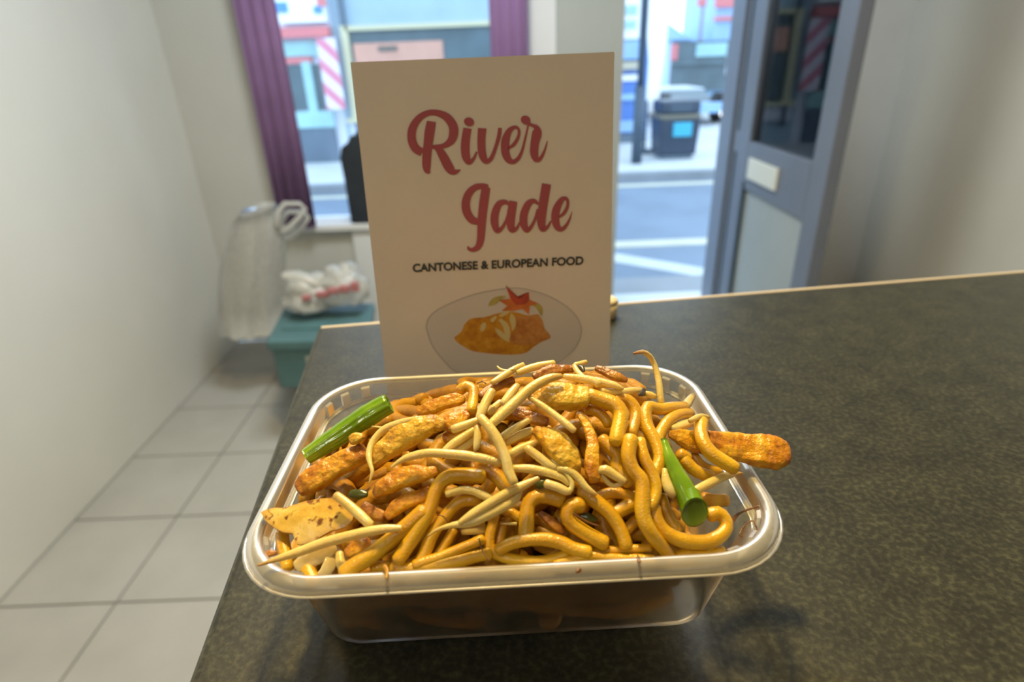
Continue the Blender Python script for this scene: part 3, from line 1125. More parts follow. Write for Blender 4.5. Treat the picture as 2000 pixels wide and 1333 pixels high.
NOODLES = [
    # label, width, lift, trace, brown ends
    ('thick yellow noodle bending over the top right, left of the pale-topped one', 165, 8, 'C -60,545 90,600 235,650 305,740 300,850 275,960 250,1080', 0),
    ('noodle with orange upper bend behind the right-hand loops', 130, 5, 'C 250,590 380,600 460,680 485,780 465,880 430,980', .3),
    ('long noodle running from the upper right heap down to the front rim', 158, 9, 'C 425,1040 400,1150 F 400,40 455,170 540,270 560,400 555,580 575,740 660,900 780,1050,158,-5 880,1190,150,-9', .1),
    ('noodle with a sharp bend beneath the pale tips of the upper right', 140, 6, 'C 1040,690 900,690 745,705 620,680 590,780 610,900 680,1030 745,1180 755,1300 F 715,170 670,260', .1),
    ('pale-topped noodle curving down to the left behind the spring onion', 125, 6, 'C 1105,755 980,765 870,825 800,910 745,1010 720,1080', .1),
    ('noodle lying over the brown chicken slab at the right edge', 150, 11, 'C 1240,840 1225,960 1265,1100 1355,1215 1480,1300 1620,1385', .1),
    ('narrow noodle with a tight loop beside the green spring onion', 120, 7, 'C 530,1060 555,1180 595,1300 F 640,150 700,290 715,410 685,530 640,600', .1),
    ('short noodle slanting behind the bean with yellow tip', 140, 3, 'C 90,1050 190,1150 280,1260 F 255,130 330,210 400,330', .1),
    ('noodle right of the spring onion, upper of two', 140, 3, 'C 980,1220 1060,1270 F 1050,60 1130,150 1240,215 1340,240', .1),
    ('noodle right of the spring onion tucked under the overlying noodle', 110, 1, 'F 1140,0 1220,100 1330,160 1440,190', .3),
    ('fat noodle looping round the cut end of the lower spring onion', 150, 5, 'F 690,600 720,730 800,860 940,950 1120,995 1300,990 1440,930 1520,830 1500,730 1420,660 1330,690', .15),
    ('noodle crossing behind the long central right noodle, lower of two', 150, 2, 'F 170,700 290,640 400,580 520,540', .1),
    ('noodle arching above it behind the long central right noodle', 120, 1, 'F 10,510 110,455 250,430 390,460 470,520', .2),
    ('noodle dropping to the front right from under the curled sprout', 150, 5, 'E 1800,400 1900,480 F 60,560 170,650 260,770 320,890 370,1040', .1),
    ('noodle hooked like a letter U in the front centre right', 170, 5, 'E 1790,570 1680,590 1640,690 1700,790 1840,890 1970,965 F 120,1010', .1),
    ('noodle hooked like a walking cane in the middle of the front', 165, 4, 'E 1560,510 1430,475 1290,470 1200,540 1170,660 1165,800 1160,940', .1),
    ('long noodle arching low above the front rim, left of the U hook', 140, 6, 'E 840,1090 980,1015 1180,970 1380,965 1550,1000 1700,1070 1880,1110', .05),
    ('pale noodle swinging down and under the low arching one', 115, 3, 'E 800,690 770,820 740,960 750,1070 860,1150 1050,1200 1300,1215 1480,1190 1640,1140', .0),
    ('short noodle hanging behind the swinging pale one', 110, -1, 'E 900,790 880,880 850,980 830,1060', .2),
    ('long noodle bending from the centre left down to the front left', 155, 7, 'E 660,240 480,230 330,235 205,290 125,410 75,560 0,720 -100,880 -220,1070 -310,1210', .1),
    ('thick bright noodle slanting at the front left under the long sprout', 175, 7, 'D 1930,590 1800,700 1630,840 1460,980 1290,1110 1130,1210 1010,1300', .05),
    ('noodle slanting between the split sprout and the front left noodles', 135, 4, 'E 600,510 440,520 330,590 235,700 135,830 60,960 0,1120 -60,1240', .1),
    ('noodle lying flat on the front left noodles, upper of two at the rim', 110, 5, 'E 660,965 490,1035 310,1110 140,1180 0,1225 -120,1260', .1),
    ('noodle lying along the front rim at the left, lower of two', 140, 4, 'E 740,1125 560,1165 380,1210 180,1250 0,1275 -200,1290 -370,1290', .05),
    ('orange noodle under the crossing sprouts at the centre', 150, 4, 'E 620,100 750,185 860,270 940,380', .4),
    ('pale noodle lying along the front rim at the right', 95, 4, 'E 1500,1250 1700,1190 1890,1150 F 100,1165 300,1180 500,1185 680,1195', .0),
    ('noodle along the front rim just behind the pale one', 95, 2, 'F -50,1120 150,1100 350,1080 520,1070 640,1060', .1),
    ('noodle hidden behind the lower spring onion loop', 120, 0, 'F 770,470 820,620 880,760 970,870', .2),
    ('cut noodle stub poking out at the right of the spring onion', 145, 0, 'F 1250,500 1370,515 1510,515', .3),
    ('short noodle under the fat loop at the front right', 105, 1, 'F 960,1160 1080,1110 1190,1120 1290,1110', .1),
    ('cut noodle stub standing at the front left rim', 170, 1, 'D 590,1240 620,1320 660,1400', .05),
    ('upright noodle end at the far left under the onion slice', 140, 1, 'D 300,830 310,960 340,1100 350,1250', .15),
    ('stubby noodle piece in the front left gap', 110, 2, 'D 1340,1235 1430,1215 1520,1215', .1),
    ('noodle hanging over orange chicken at the back', 115, 4, 'B 400,490 470,440 555,480 555,590 530,720', .2),
    ('noodle half hidden behind the uppermost right noodle', 115, 2, 'C -80,700 40,730 120,800 170,880', .1),
    ('slim noodle between the cane-shaped noodle and the split sprout', 110, 1, 'E 900,630 1000,660 1090,720', .1),
    ('pale noodle standing behind the front left slanting pair', 110, 1, 'E 330,860 260,980 180,1110 100,1200', .0),
    ('noodle under the hooked noodles at the front right', 120, -1, 'F 360,870 470,760 560,700', .3),
    ('noodle end between the fat loop and the front rim', 90, 0, 'F 1210,1120 1340,1110 1480,1090', .0),
]
for i, (lab, wd, lf, tr, br) in enumerate(NOODLES):
    pts, rad = lay(tr, wd, lf)
    rad = [r * 1.1 for r in rad]
    rad = [r * (1 + .05 * math.sin(k * .31 + i)) for k, r in enumerate(rad)]
    vs, fs, al = sweep(pts, rad, 14, .94, cap=.55, noise_amp=.00012, noise_scale=260, seed=i)
    rng = random.Random(i)
    ph = rng.random() * 6
    brn = [max(0, min(1, br * (1.2 + math.sin(a * 9 + ph)) * .8)) for a in al]
    o = rel(link_mesh('noodle', vs, fs, 'noodle', None, True, brn))
    tag(o, lab, 'noodle', 'noodles on top of the heap')

SPROUTS = [
    # label, lift, trace with widths, brown start, brown end
    ('long pale sprout slanting from the crest down to the sprout knot', 14, 'B 1560,325,70 1440,345,110 1300,410,125 1170,500,130 1050,610,130 930,720,130 810,830,120 730,900,100', .4, 0),
    ('pale sprout crossing steeply over the middle of the heap', 17, 'B 640,800,110 720,890,120 800,1000,125 870,1130,125 930,1280,125 E 960,180,125 1020,310,110', .1, .1),
    ('sprout lying level across the centre left, thin end to the left', 14, 'A 1550,1255,20 1640,1190,60 1760,1135,95 1950,1092,105 B 200,1212,110 430,1232,115 650,1265,110 860,1315,90', .1, .2),
    ('short pale sprout leaning above the sprout knot', 12, 'B 770,490,100 710,600,115 655,720,115 620,810,90', .3, 0),
    ('cut sprout end pointing left onto dark orange chicken', 12, 'B 600,830,80 480,880,105 320,935,105', .1, .2),
    ('pale sprout slanting down left from the knot', 11, 'B 560,940,90 430,1030,105 310,1110,100 210,1190,70', 0, .1),
    ('yellow sprout lying just under the slanting pale one', 8, 'B 600,1000,100 480,1100,120 370,1190,110', .2, .2),
    ('shrivelled sprout bud hanging from the knot', 15, 'B 600,900,70 605,1020,95 590,1130,80 575,1180,40', .5, .6),
    ('sprout with a rounded shiny end right of the crossing sprout', 9, 'B 1190,830,75 1070,900,90 960,970,95 850,1050,90', 0, .2),
    ('sprout behind the crossing one, second down', 6, 'B 1230,950,105 1090,1000,115 930,1080,110', .2, .1),
    ('sprout behind the crossing one, third down with brown tip', 7, 'B 1270,1085,85 1110,1150,110 960,1230,105', .5, .1),
    ('brownish sprout stem slanting down beneath the crinkled chicken', 13, 'B 1200,570,60 1340,660,80 1490,770,85 1620,870,90 1710,950,80', .5, .15),
    ('pale sprout slanting down right to the curled sprout', 8, 'B 1170,1150,105 1290,1240,110 1420,1340,105 E 1500,140,100', .1, .1),
    ('pale sprout lying level beneath the crossing one', 8, 'E 1010,150,90 1200,155,110 1400,195,110 1560,250,95 1650,330,60', .1, .2),
    ('sprout bending down the right side of the curled sprout', 9, 'E 1530,150,80 1660,180,90 1760,260,95 1850,370,85 1960,450,50', 0, .5),
    ('curled sprout with a thin yellow tail hooked round its end', 9, 'E 1390,325,110 1520,365,110 1620,410,105 1675,390,70 1685,310,60 1620,215,45 1520,110,35 1455,50,22', .1, 0),
    ('upper half of the fat split sprout in the front centre', 14, 'E 1300,265,60 1130,345,105 920,445,115 720,565,115 540,680,110 400,775,70', .4, 0),
    ('lower half of the fat split sprout, with a tapering tail', 13, 'E 1090,400,60 1040,500,100 880,600,120 690,695,125 500,775,110 320,800,70 150,850,40 35,925,22', .5, .5),
    ('pale sprout arching behind the split sprout', 8, 'E 250,445,85 400,400,95 540,405,100 670,460,100 790,520,90', .1, .2),
    ('long white sprout at the front left with its brown tail on the rim', 12, 'D 1660,775,70 1480,785,105 1250,825,120 1000,885,125 750,955,125 520,1040,115 320,1105,90 170,1155,60 20,1205,28', 0, .7),
    ('short sprout leaning against the onion slice', 11, 'D 920,400,105 1050,500,110 1180,615,120 1310,740,110', .4, .1),
    ('tall sprout with a brown tip standing up above the back right rim', 4, 'C 460,65,30,14 560,45,60,13 640,95,75,11 700,210,80,9 735,340,90,7 755,470,95,5 770,620,95,2', 1, 0),
    ('pale sprout lying level at the top right behind the noodles', 7, 'C 80,490,70 200,505,85 330,505,90 450,490,85 560,495,80', .2, .3),
    ('pale bean half beside the black hull at the top right', 6, 'C 590,520,60 650,540,85 705,560,60', .1, .2),
    ('sprout stub pointing up at the right back of the tub', 5, 'C 1135,550,70 1090,610,105 1030,700,110', .3, .1),
    ('frilled sprout tip resting on the noodle over the brown slab', 12, 'C 1320,800,45 1250,780,60 1180,800,70 1100,840,60', .4, .3),
    ('translucent sprout tucked beside the pale-topped noodle', 6, 'C 1180,840,100 1050,880,115 900,930,100', .1, .1),
    ('sprout with a browned pointed tip sticking out at the right', 6, 'F 1705,205,25 1600,215,70 1450,260,100 1300,335,110 1170,400,100', .8, 0),
    ('folded bean half with a yellow frilled tip right of the chicken', 8, 'F 50,180,80 130,165,120 240,230,110 350,300,80', 0, .2),
    ('yellow frill of bean leaf under the folded bean half', 7, 'F 70,190,40 140,290,60 220,350,55 330,320,60', .1, .4),
    ('pale sprout bud with a brown end left of the spring onion', 8, 'F 810,160,60 825,280,110 860,390,130 910,470,90', 0, .7),
    ('flat pale sprout lying highest across the back of the heap', 6, 'B 1480,180,90 1340,200,95 1200,235,95 1060,285,80', .1, .1),
    ('thin yellow sprout crossing the back rim', 7, 'B 1130,190,60 1030,240,80 900,320,85 770,400,70', .0, .3),
    ('wispy hooked sprout root against the card', 8, 'B 830,210,20 870,245,28 950,262,32 1020,240,30', .2, .1),
    ('small pale sprout end at the crest in front of the card', 9, 'B 1850,160,55 1780,180,65 1720,195,60', .1, .1),
    ('bent sprout end beside the crest, by the reddish chicken', 9, 'B 1710,200,60 1755,280,70 1830,340,60', .3, .1),
    ('pale sprout lying along the crest towards the right', 9, 'B 1600,325,70 1760,350,100 1920,375,105 C 50,420,90', .1, .1),
    ('pale sprout end right of the crest, over the uppermost noodle', 9, 'C 0,365,80 120,400,90 240,430,80 330,470,50', .0, .3),
    ('sprout draped over the left chicken with a tail hanging down', 12, 'A 1860,690,60 1680,735,85 1500,800,90 1390,890,85 1320,1000,80 1295,1120,75 1315,1230,50 D 1335,130,45 1300,260,22', .1, .4),
    ('brown root thread of the sprout on the left chicken', 12, 'A 1330,785,18 1430,795,24 1560,835,30', .6, .5),
    ('sprout behind the split sprout in the shadowed gap', 3, 'E 1050,785,40 960,785,30 870,785,20', .1, .6),
    ('white sprout stump in the front left corner', 4, 'D 960,1060,90 970,1170,120 1040,1290,110', .1, .1),
    ('greenish sprout piece under the front left noodles', 1, 'E 430,880,70 560,870,85 700,860,80', .4, .2),
    ('sprout behind the sprout knot, by the crest', 8, 'B 1060,430,80 990,520,110 900,640,105', .3, .1),
    ('sprout stalk left of the knot, behind the crossing sprout', 6, 'B 740,740,90 800,680,90 870,620,80', .1, .2),
]
for i, (lab, lf, tr, b0, b1) in enumerate(SPROUTS):
    pts, rad = lay(tr, 100, lf, step=6, smooth=8)
    rad = [r * .98 for r in rad]
    vs, fs, al = sweep(pts, rad, 12, .85, cap=.5, noise_amp=.00012, noise_scale=300, seed=i + 50)
    brn = [max(b0 * max(0, 1 - a / .18), b1 * max(0, 1 - (1 - a) / .18)) for a in al]
    o = rel(link_mesh('bean_sprout', vs, fs, 'sprout', None, True, brn))
    tag(o, lab, 'bean sprout', 'bean sprouts in the heap')

CHICKEN = [
    # label, material, lift, flat, trace
    ('lumpy fried chicken strip at the far left under the green stalk', 'chicken', 5, .75, 'D 500,330,190 620,250,310 780,160,340 930,70,330 A 1080,1160,300 1230,1090,270'),
    ('big chicken strip with a pale cut face, above the left strip', 'chicken_pale', 9, .75, 'A 1330,1200,170 1450,1080,270 1600,970,310 1760,850,320 1900,790,280 B 130,870,230 200,900,150'),
    ('smooth orange chicken piece below the level sprout', 'chicken', 6, .7, 'D 1370,390,130 1480,300,240 1650,210,260 1830,160,240 1960,150,190 E 120,170,120'),
    ('narrow orange chicken piece beside the front left noodles', 'chicken', 5, .7, 'D 1500,650,100 1620,530,180 1760,450,200 1900,400,170 E 60,400,120'),
    ('orange chicken strip lying at the back against the card', 'chicken', 3, .7, 'B -80,740,120 50,690,190 200,640,200 350,600,170 450,590,90'),
    ('dark orange chicken wedge under the cut sprout end', 'chicken', 4, .7, 'B 250,900,200 350,830,240 480,760,180'),
    ('second dark chicken piece lower in the gap beside the knot', 'chicken', 1, .7, 'B 230,1040,160 330,1000,200 460,980,160'),
    ('crinkled chicken piece at the crest under the long sprout', 'chicken_pale', 7, .8, 'B 1230,560,150 1370,560,290 1530,560,340 1700,570,330 1830,560,300 1890,560,180'),
    ('folded yellow-brown chicken piece right of the centre', 'chicken_pale', 7, .75, 'B 1260,950,120 1400,1020,260 1520,1120,330 1620,1250,320 E 1690,150,240 1740,230,120'),
    ('long orange chicken sliver beside the folded piece', 'chicken', 7, .7, 'B 1770,770,60 1860,900,120 1920,1080,160 E 1920,10,190 1920,170,200 1950,290,150'),
    ('wide browned chicken slab overhanging the right rim', 'chicken', 6, .42, 'C 870,990,100 1000,1030,220 1180,1080,300 1400,1110,350 1640,1140,420 1860,1170,450 2060,1200,440 2200,1220,330'),
    ('small orange chicken chunk under the long front sprout', 'chicken', 4, .8, 'D 1050,1060,160 1160,1000,220 1290,950,160'),
    ('glazed chicken piece at the very crest before the card', 'chicken_char', 5, .7, 'B 1250,330,90 1380,280,120 1520,250,130 1690,240,120'),
    ('frizzled reddish chicken scrap right of the crest', 'chicken_char', 4, .8, 'C 30,230,90 140,280,130 260,330,150 370,370,90'),
    ('browned chicken scrap in the hollow of the cane-shaped noodle', 'chicken_char', 2, .8, 'E 1320,660,80 1420,740,130 1520,820,120 1590,890,60'),
    ('browned chicken scrap in the left gap under the green-brown onion', 'chicken_char', 3, .8, 'D 1240,520,130 1350,600,180 1470,650,140'),
    ('dark chicken scrap between the centre sprouts', 'chicken_char', 1, .8, 'B 1020,740,140 1200,800,180 1400,850,140'),
    ('small chicken knob on top of the left strip', 'chicken_pale', 10, .9, 'A 1090,950,110 1160,920,140 1235,895,90'),
    ('dark glazed chicken end under the crest sprouts', 'chicken_char', 4, .8, 'B 640,560,110 760,470,140 900,410,130 1010,370,110'),
]
for i, (lab, mt, lf, fl_, tr) in enumerate(CHICKEN):
    pts, rad = lay(tr, 200, lf, step=2.5, smooth=30)
    vs, fs, al = sweep(pts, rad, 48, fl_, up=(0, -.55, .83), cap=.35, noise_amp=.0011 if 'sliver' not in lab else .0006, noise_scale=95, seed=i + 100, squareness=.35)
    brn = [.55 * max(0, 1 - min(a, 1 - a) / .1) for a in al]
    o = rel(link_mesh('chicken_piece', vs, fs, mt, None, True, brn))
    tag(o, lab, 'chicken', 'chicken pieces in the heap')


# spring onion stalks
def stalk(label, tr, lf, hollow, ridges, slant=0):
    root = None
    pts, rad = lay(tr, 200, lf, step=6, smooth=14)
    root = empty('spring_onion', tuple(pts[len(pts) // 2]), label=label, cat='spring onion', group='spring onion stalks')
    vs, fs, al = sweep(pts, rad, 66, .85, up=(0, -.55, .83), cap=.0, ridges=ridges, noise_amp=.0002, noise_scale=300, slant=slant)
    fs = fs[:-2]
    n = 66
    # rim of the cut ends: inner wall going in
    inner = []
    brn = [0.0] * len(vs)
    for end in ((0, 1), (len(pts) - 1, -1)):
        k, s_ = end
        ring = vs[k * n:(k + 1) * n]
        c = sum(ring, Vector()) / n
        t = (pts[1] - pts[0]).normalized() if k == 0 else (pts[-2] - pts[-1]).normalized()
        b0 = len(vs)
        vs += [c + (v - c) * hollow for v in ring]
        vs += [c + (v - c) * hollow * .9 + t * .004 for v in ring]
        vs.append(c + t * .004)
        brn += [.1] * n + [.8] * n + [.9]
        for q in range(n):
            q2 = (q + 1) % n
            a, b = k * n + q, k * n + q2
            f1 = [(a, b, b0 + q2, b0 + q), (b0 + q, b0 + q2, b0 + n + q2, b0 + n + q), (b0 + n + q, b0 + n + q2, b0 + 2 * n)]
            fs += f1
    o = link_mesh('stalk', vs, fs, 'spring_onion_green', root, True, brn)
    return root


stalk('ribbed green stalk piece lying along the back left inside the tub', 'A 575,1135,190 700,1050,215 900,920,240 1150,750,255 1350,620,265 1530,520,235', 7, .8, .035)
stalk('bright green spring onion tube slanting down at the right', 'C 800,1050,80 F 860,20,150 930,170,190 1010,330,230 1090,500,265 1150,640,300 1195,800,320', 8, .86, .0, .9)


# onion slices
def slice_(name, label, mat, poly, lift, cat, curl=.0015):
    Q = catmull([(ORG['D'][0] + a / CS, ORG['D'][1] + b / CS, 0) for a, b in poly + [poly[0]]], 8)[:-1]
    c2 = Q.mean(axis=0)
    rings = []
    vs = []
    R_ = 6
    for r_ in range(R_ + 1):
        f_ = 1 - r_ / R_
        for q in Q:
            p2 = c2 + (q - c2) * max(f_, .02)
            d = ray(p2[0], p2[1])
            t0 = (.1 - CAM.z) / d.z
            t1 = (.02 - CAM.z) / d.z
            tt = t1
            pg = None
            for k in range(60):
                t = t0 + (t1 - t0) * k / 60
                p = CAM + d * t
                g = p.z - mound(p.x, p.y) - lift * .001
                if g <= 0:
                    tt = t - (0 if pg is None else (t1 - t0) / 60 * (-g) / (pg - g))
                    break
                pg = g
            p = CAM + d * tt
            p.z += curl * math.cos(f_ * 2.5) + .0004 * mnoise.noise(p * 300)
            vs.append(p)
    n = len(Q)
    # smooth heights
    zs = [v.z for v in vs]
    fs = []
    for r_ in range(R_):
        for k in range(n):
            a, b = r_ * n + k, r_ * n + (k + 1) % n
            fs.append((a, b, b + n, a + n))
    fs.append(tuple(range(R_ * n, (R_ + 1) * n)))
    brn = [max(0, .5 * (1 - r_ / 1.2)) for r_ in range(R_ + 1) for _ in Q]
    o = rel(link_mesh(name, vs, fs, mat, None, True, brn))
    so = o.modifiers.new('thickness', 'SOLIDIFY')
    so.thickness = .0012
    es = o.modifiers.new('edges', 'EDGE_SPLIT')
    es.split_angle = .6
    tag(o, label, cat, 'onion slices')


slice_('onion_slice', 'broad golden translucent onion slice with char marks at the left', 'onion',
       [(75, 600), (180, 565), (330, 560), (480, 510), (650, 465), (860, 440), (990, 500), (1110, 600), (1120, 680), (1000, 770), (880, 800), (760, 870), (620, 930), (480, 960), (440, 840), (330, 830), (230, 780), (130, 690)], 5, 'onion slice', .0006)
pts, rad = lay('D 470,1230,150 580,1150,190 720,1080,200 860,1030,150 920,1010,60', 180, 3, step=4, smooth=20)
vs, fs, al = sweep(pts, rad, 24, .22, up=(.1, -.75, .65), cap=.3, noise_amp=.0005, noise_scale=220, seed=401)
ow = rel(link_mesh('onion_slice', vs, fs, 'onion_white', None, True, [0.0] * len(vs)))
tag(ow, 'white onion slice in the front left corner below the long sprout', 'onion slice', 'onion slices')
pts, rad = lay('D 850,1050,100 860,1150,150 810,1260,150 740,1330,110', 150, 2, step=4, smooth=20)
vs, fs, al = sweep(pts, rad, 24, .25, up=(.5, -.7, .5), cap=.3, noise_amp=.0005, noise_scale=220, seed=402)
ow = rel(link_mesh('onion_slice', vs, fs, 'onion_white', None, True, [0.0] * len(vs)))
tag(ow, 'thin white onion strip standing at the front left rim beside the stub', 'onion slice', 'onion slices')

# small bits: herb scraps, black hull, root threads, flecks on the rim
BITS = [
    ('herb_scrap', 'dark green herb scrap between the split and curled sprouts', 'herb', 'herb', 7, 'E 1290,350,90 1350,320,120 1410,320,80'),
    ('herb_scrap', 'dark green herb scrap inside the U-hooked noodle', 'herb', 'herb', 3, 'E 1790,690,60 1880,710,100 1960,740,60'),
    ('herb_scrap', 'dark glossy scrap between the left chicken and the onion', 'herb', 'herb', 4, 'D 1090,380,90 1180,385,120 1270,390,70'),
    ('bean_hull', 'black bean hull at the top right of the heap', 'hull', 'bean hull', 8, 'C 520,540,40 560,520,75 575,470,40'),
    ('bean_hull', 'dark speck of hull at the crest before the card', 'hull', 'bean hull', 9, 'B 1760,210,50 1800,230,70 1820,270,40'),
    ('root_thread', 'brown root thread along the inside right wall, upper of two', 'root', 'root', 0, 'F 1560,790,70 1610,720,50 1680,660,28 1780,620,24 1880,585,22 1915,560,20 1905,515,16'),
    ('root_thread', 'brown root thread with a hooked end, lower at the right wall', 'root', 'root', -1, 'F 1705,935,16 1670,910,16 1715,820,18 1780,765,20 1830,755,20 1865,830,20 1880,920,22 1845,1030,26 1790,1110,40'),
    ('root_thread', 'fine brown root thread across the front left noodles', 'root', 'root', 9, 'E 620,950,14 640,1040,18 680,1130,18 740,1210,16'),
    ('root_thread', 'brown root thread in the U-hooked noodle', 'root', 'root', 8, 'E 1700,665,22 1800,730,26 1900,780,24 1990,810,20'),
    ('root_thread', 'short brown root thread on the slanting noodle at the left', 'root', 'root', 10, 'E 160,685,14 210,700,16 260,760,14'),
    ('root_thread', 'brown wisp at the back by the hanging noodle', 'root', 'root', 6, 'B 600,405,14 660,385,18 700,410,14'),
    ('herb_scrap', 'brown scrap at the left end of the front sprout tail', 'chicken_char', 'herb', 4, 'D 80,1090,60 150,1070,90 230,1060,50'),
    ('sauce_drip', 'brown sauce drip running over the front rim at the left', 'noodle_sauced', 'sauce', 12, 'E -470,1265,60 -440,1310,55 -440,1350,40 -445,1400,26'),
    ('sauce_crumb', 'brown crumb stuck on top of the front rim, left of the other', 'root', 'crumb', 12, 'E 1735,1330,30 1765,1310,50 1790,1300,30'),
    ('sauce_crumb', 'pointed brown crumb standing on the front rim at the right', 'root', 'crumb', 12, 'F 500,1130,16 512,1180,40 530,1215,30'),
]
for i, (nm, lab, mt, cat, lf, tr) in enumerate(BITS):
    if nm in ('sauce_crumb', 'sauce_drip'):
        P = catmull(parse(tr, 30), 2)
        pts = [at_z(a, b, .0508) for a, b, _, _ in P]
        rad = [c / 2 * (p - CAM).dot(FW) / F_PX for (_, _, c, _), p in zip(P, pts)]
        pts = [Vector((p.x, p.y, .0503 + r * .3)) for p, r in zip(pts, rad)]
    else:
        pts, rad = lay(tr, 50, lf, step=4, smooth=6)
    amp = .0006 if nm in ('herb_scrap', 'bean_hull', 'sauce_crumb') else .00015
    vs, fs, al = sweep(pts, rad, 10, .6, cap=.5, noise_amp=amp, noise_scale=500, seed=i + 300)
    o = rel(link_mesh(nm, vs, fs, mt, None, True, [0.0] * len(vs)))
    tag(o, lab, cat)

# the noodles buried below, that nobody could count
fm = MB()
rng = random.Random(11)


def inside(x, y, z, mgn):
    f_ = max(0, min(1, z / .041))
    hw = .0695 + .0070 * f_ - mgn
    hd = .0443 + .0070 * f_ - mgn
    x, y = max(-hw, min(min(hw, .055), x)), max(-hd, min(hd, y))
    rc = .020 - mgn
    ex, ey = abs(x) - (hw - rc), abs(y) - (hd - rc)
    if ex > 0 and ey > 0 and math.hypot(ex, ey) > rc:
        q_ = rc / math.hypot(ex, ey)
        x = math.copysign(hw - rc + ex * q_, x)
        y = math.copysign(hd - rc + ey * q_, y)
    return x, y


for q in range(330):
    lev = rng.random()
    r = rng.uniform(.0024, .0032)
    x, y = rng.uniform(-.066, .058), rng.uniform(-.046, .046)
    a = rng.uniform(0, 6.28)
    da = rng.uniform(-.5, .5)
    pts = []
    for k in range(rng.randint(9, 18)):
        zt = mound(x, y) - .0035 - r
        z = .004 + (zt - .004) * (lev ** .6)
        z += .0015 * math.sin(k * .8 + q)
        z = max(.0045, min(zt, z))
        x, y = inside(x, y, z, r + .0008)
        pts.append((x * cp - y * sp, x * sp + y * cp, z))
        a += da + rng.uniform(-.3, .3)
        x += .0052 * math.cos(a)
        y += .0042 * math.sin(a)
    vs, fs, al = sweep(pts, [r] * len(pts), 8, .95, cap=.5)
    fm.add(vs, fs)
o = fm.build('noodle_tangle', 'noodle_sauced', None, True)
o.data.attributes.new('brown', 'FLOAT', 'POINT')
tag(o, 'sauce-brown tangle of buried noodles filling the tub', 'noodles', kind='stuff')

# ------------------------------------------------------------------ the street
def slab_(name, mat, x0, x1, y0, y1, z0, z1):
    return tag(box(name, mat, (x0, y0, z0), (x1, y1, z1)), kind='structure')


YF = 9.6
slab_('road', 'road', -30, 30, 3.6, 7.45, STREET - .3, STREET)
slab_('pavement_near', 'pavement', -30, 30, WY + .16, 3.3, STREET - .3, STREET + .1)
slab_('kerb_near', 'kerb', -30, 30, 3.3, 3.6, STREET - .3, STREET + .1)
slab_('kerb_far', 'kerb', -30, 30, 7.45, 7.62, STREET - .3, STREET + .10)
slab_('pavement_far', 'pavement', -30, 30, 7.62, YF + 14, STREET - .3, STREET + .09)
tag(box('road_marking', 'road_paint', (-30, 7.12, STREET), (30, 7.28, STREET + .004)), kind='structure')
tag(box('road_marking_near', 'road_paint', (-30, 4.62, STREET), (30, 4.80, STREET + .004)), kind='structure')
q = [at_z(1195, 495, STREET), at_z(1395, 528, STREET), at_z(1395, 546, STREET), at_z(1195, 512, STREET)]
mk = MB().add([(p.x, p.y, STREET + .004) for p in q] + [(p.x, p.y, STREET + .0005) for p in q], [(3, 2, 1, 0), (4, 5, 6, 7), (0, 1, 5, 4), (1, 2, 6, 5), (2, 3, 7, 6), (3, 0, 4, 7)])
tag(mk.build('road_marking_slant', 'road_paint_white'), kind='structure')


def pr(name, mat, px0, py0, px1, py1, y, dep, parent, zmin=None):
    """box whose front face fills the pixel rectangle at depth y"""
    a, b = at_y(px0, py0, y), at_y(px1, py1, y)
    c, d = at_y(px0, py1, y), at_y(px1, py0, y)
    x0, x1 = (a.x + c.x) / 2, (b.x + d.x) / 2
    z1, z0 = (a.z + d.z) / 2, (b.z + c.z) / 2
    if zmin is not None:
        z0 = zmin
    return box(name, mat, (x0, y, z0), (x1, y + dep, z1), parent)


G0 = STREET + .09
# left shop
b1 = empty('shop_building', (at_y(580, 300, YF).x, YF, G0), label='white shop front with red fascia behind the purple curtain', cat='building')
x_l, x_m = at_y(380, 200, YF).x, at_y(669, 200, YF).x
box('wall', 'facade_white', (x_l, YF, G0), (x_m, YF + 4, 5.2), b1)
pr('plinth', 'facade_slate', 380, 250, 657, 290, YF - .06, .06, b1, G0)
pr('fascia', 'red_sign', 480, 54, 642, 74, YF - .16, .16, b1)
pr('sign_board', 'sign_white', 538, -40, 632, 44, YF - .14, .14, b1)
pr('sign_patch', 'sign_blue', 540, 4, 560, 24, YF - .17, .03, b1)
pr('sign_patch', 'red_sign', 618, -6, 636, 12, YF - .17, .03, b1)
pr('sign_patch', 'sign_blue', 612, 12, 628, 26, YF - .17, .03, b1)
pr('transom', 'facade_teal', 545, 82, 622, 110, YF - .05, .05, b1)
pr('red_band', 'red_sign', 556, 112, 608, 124, YF - .06, .06, b1)
wn = pr('shop_window', 'dark_window', 560, 126, 640, 215, YF - .03, .03, b1)
pr('mullion', 'facade_teal', 596, 120, 614, 222, YF - .07, .07, wn)
pr('stall_riser', 'facade_teal', 570, 218, 652, 250, YF - .08, .08, b1)
bn = pr('striped_banner', 'candy_stripe', 628, 74, 664, 214, YF - .25, .06, None)
bn.name = 'striped_banner'
tag(rel(bn), 'red and white striped upright banner on the left shop front', 'banner')
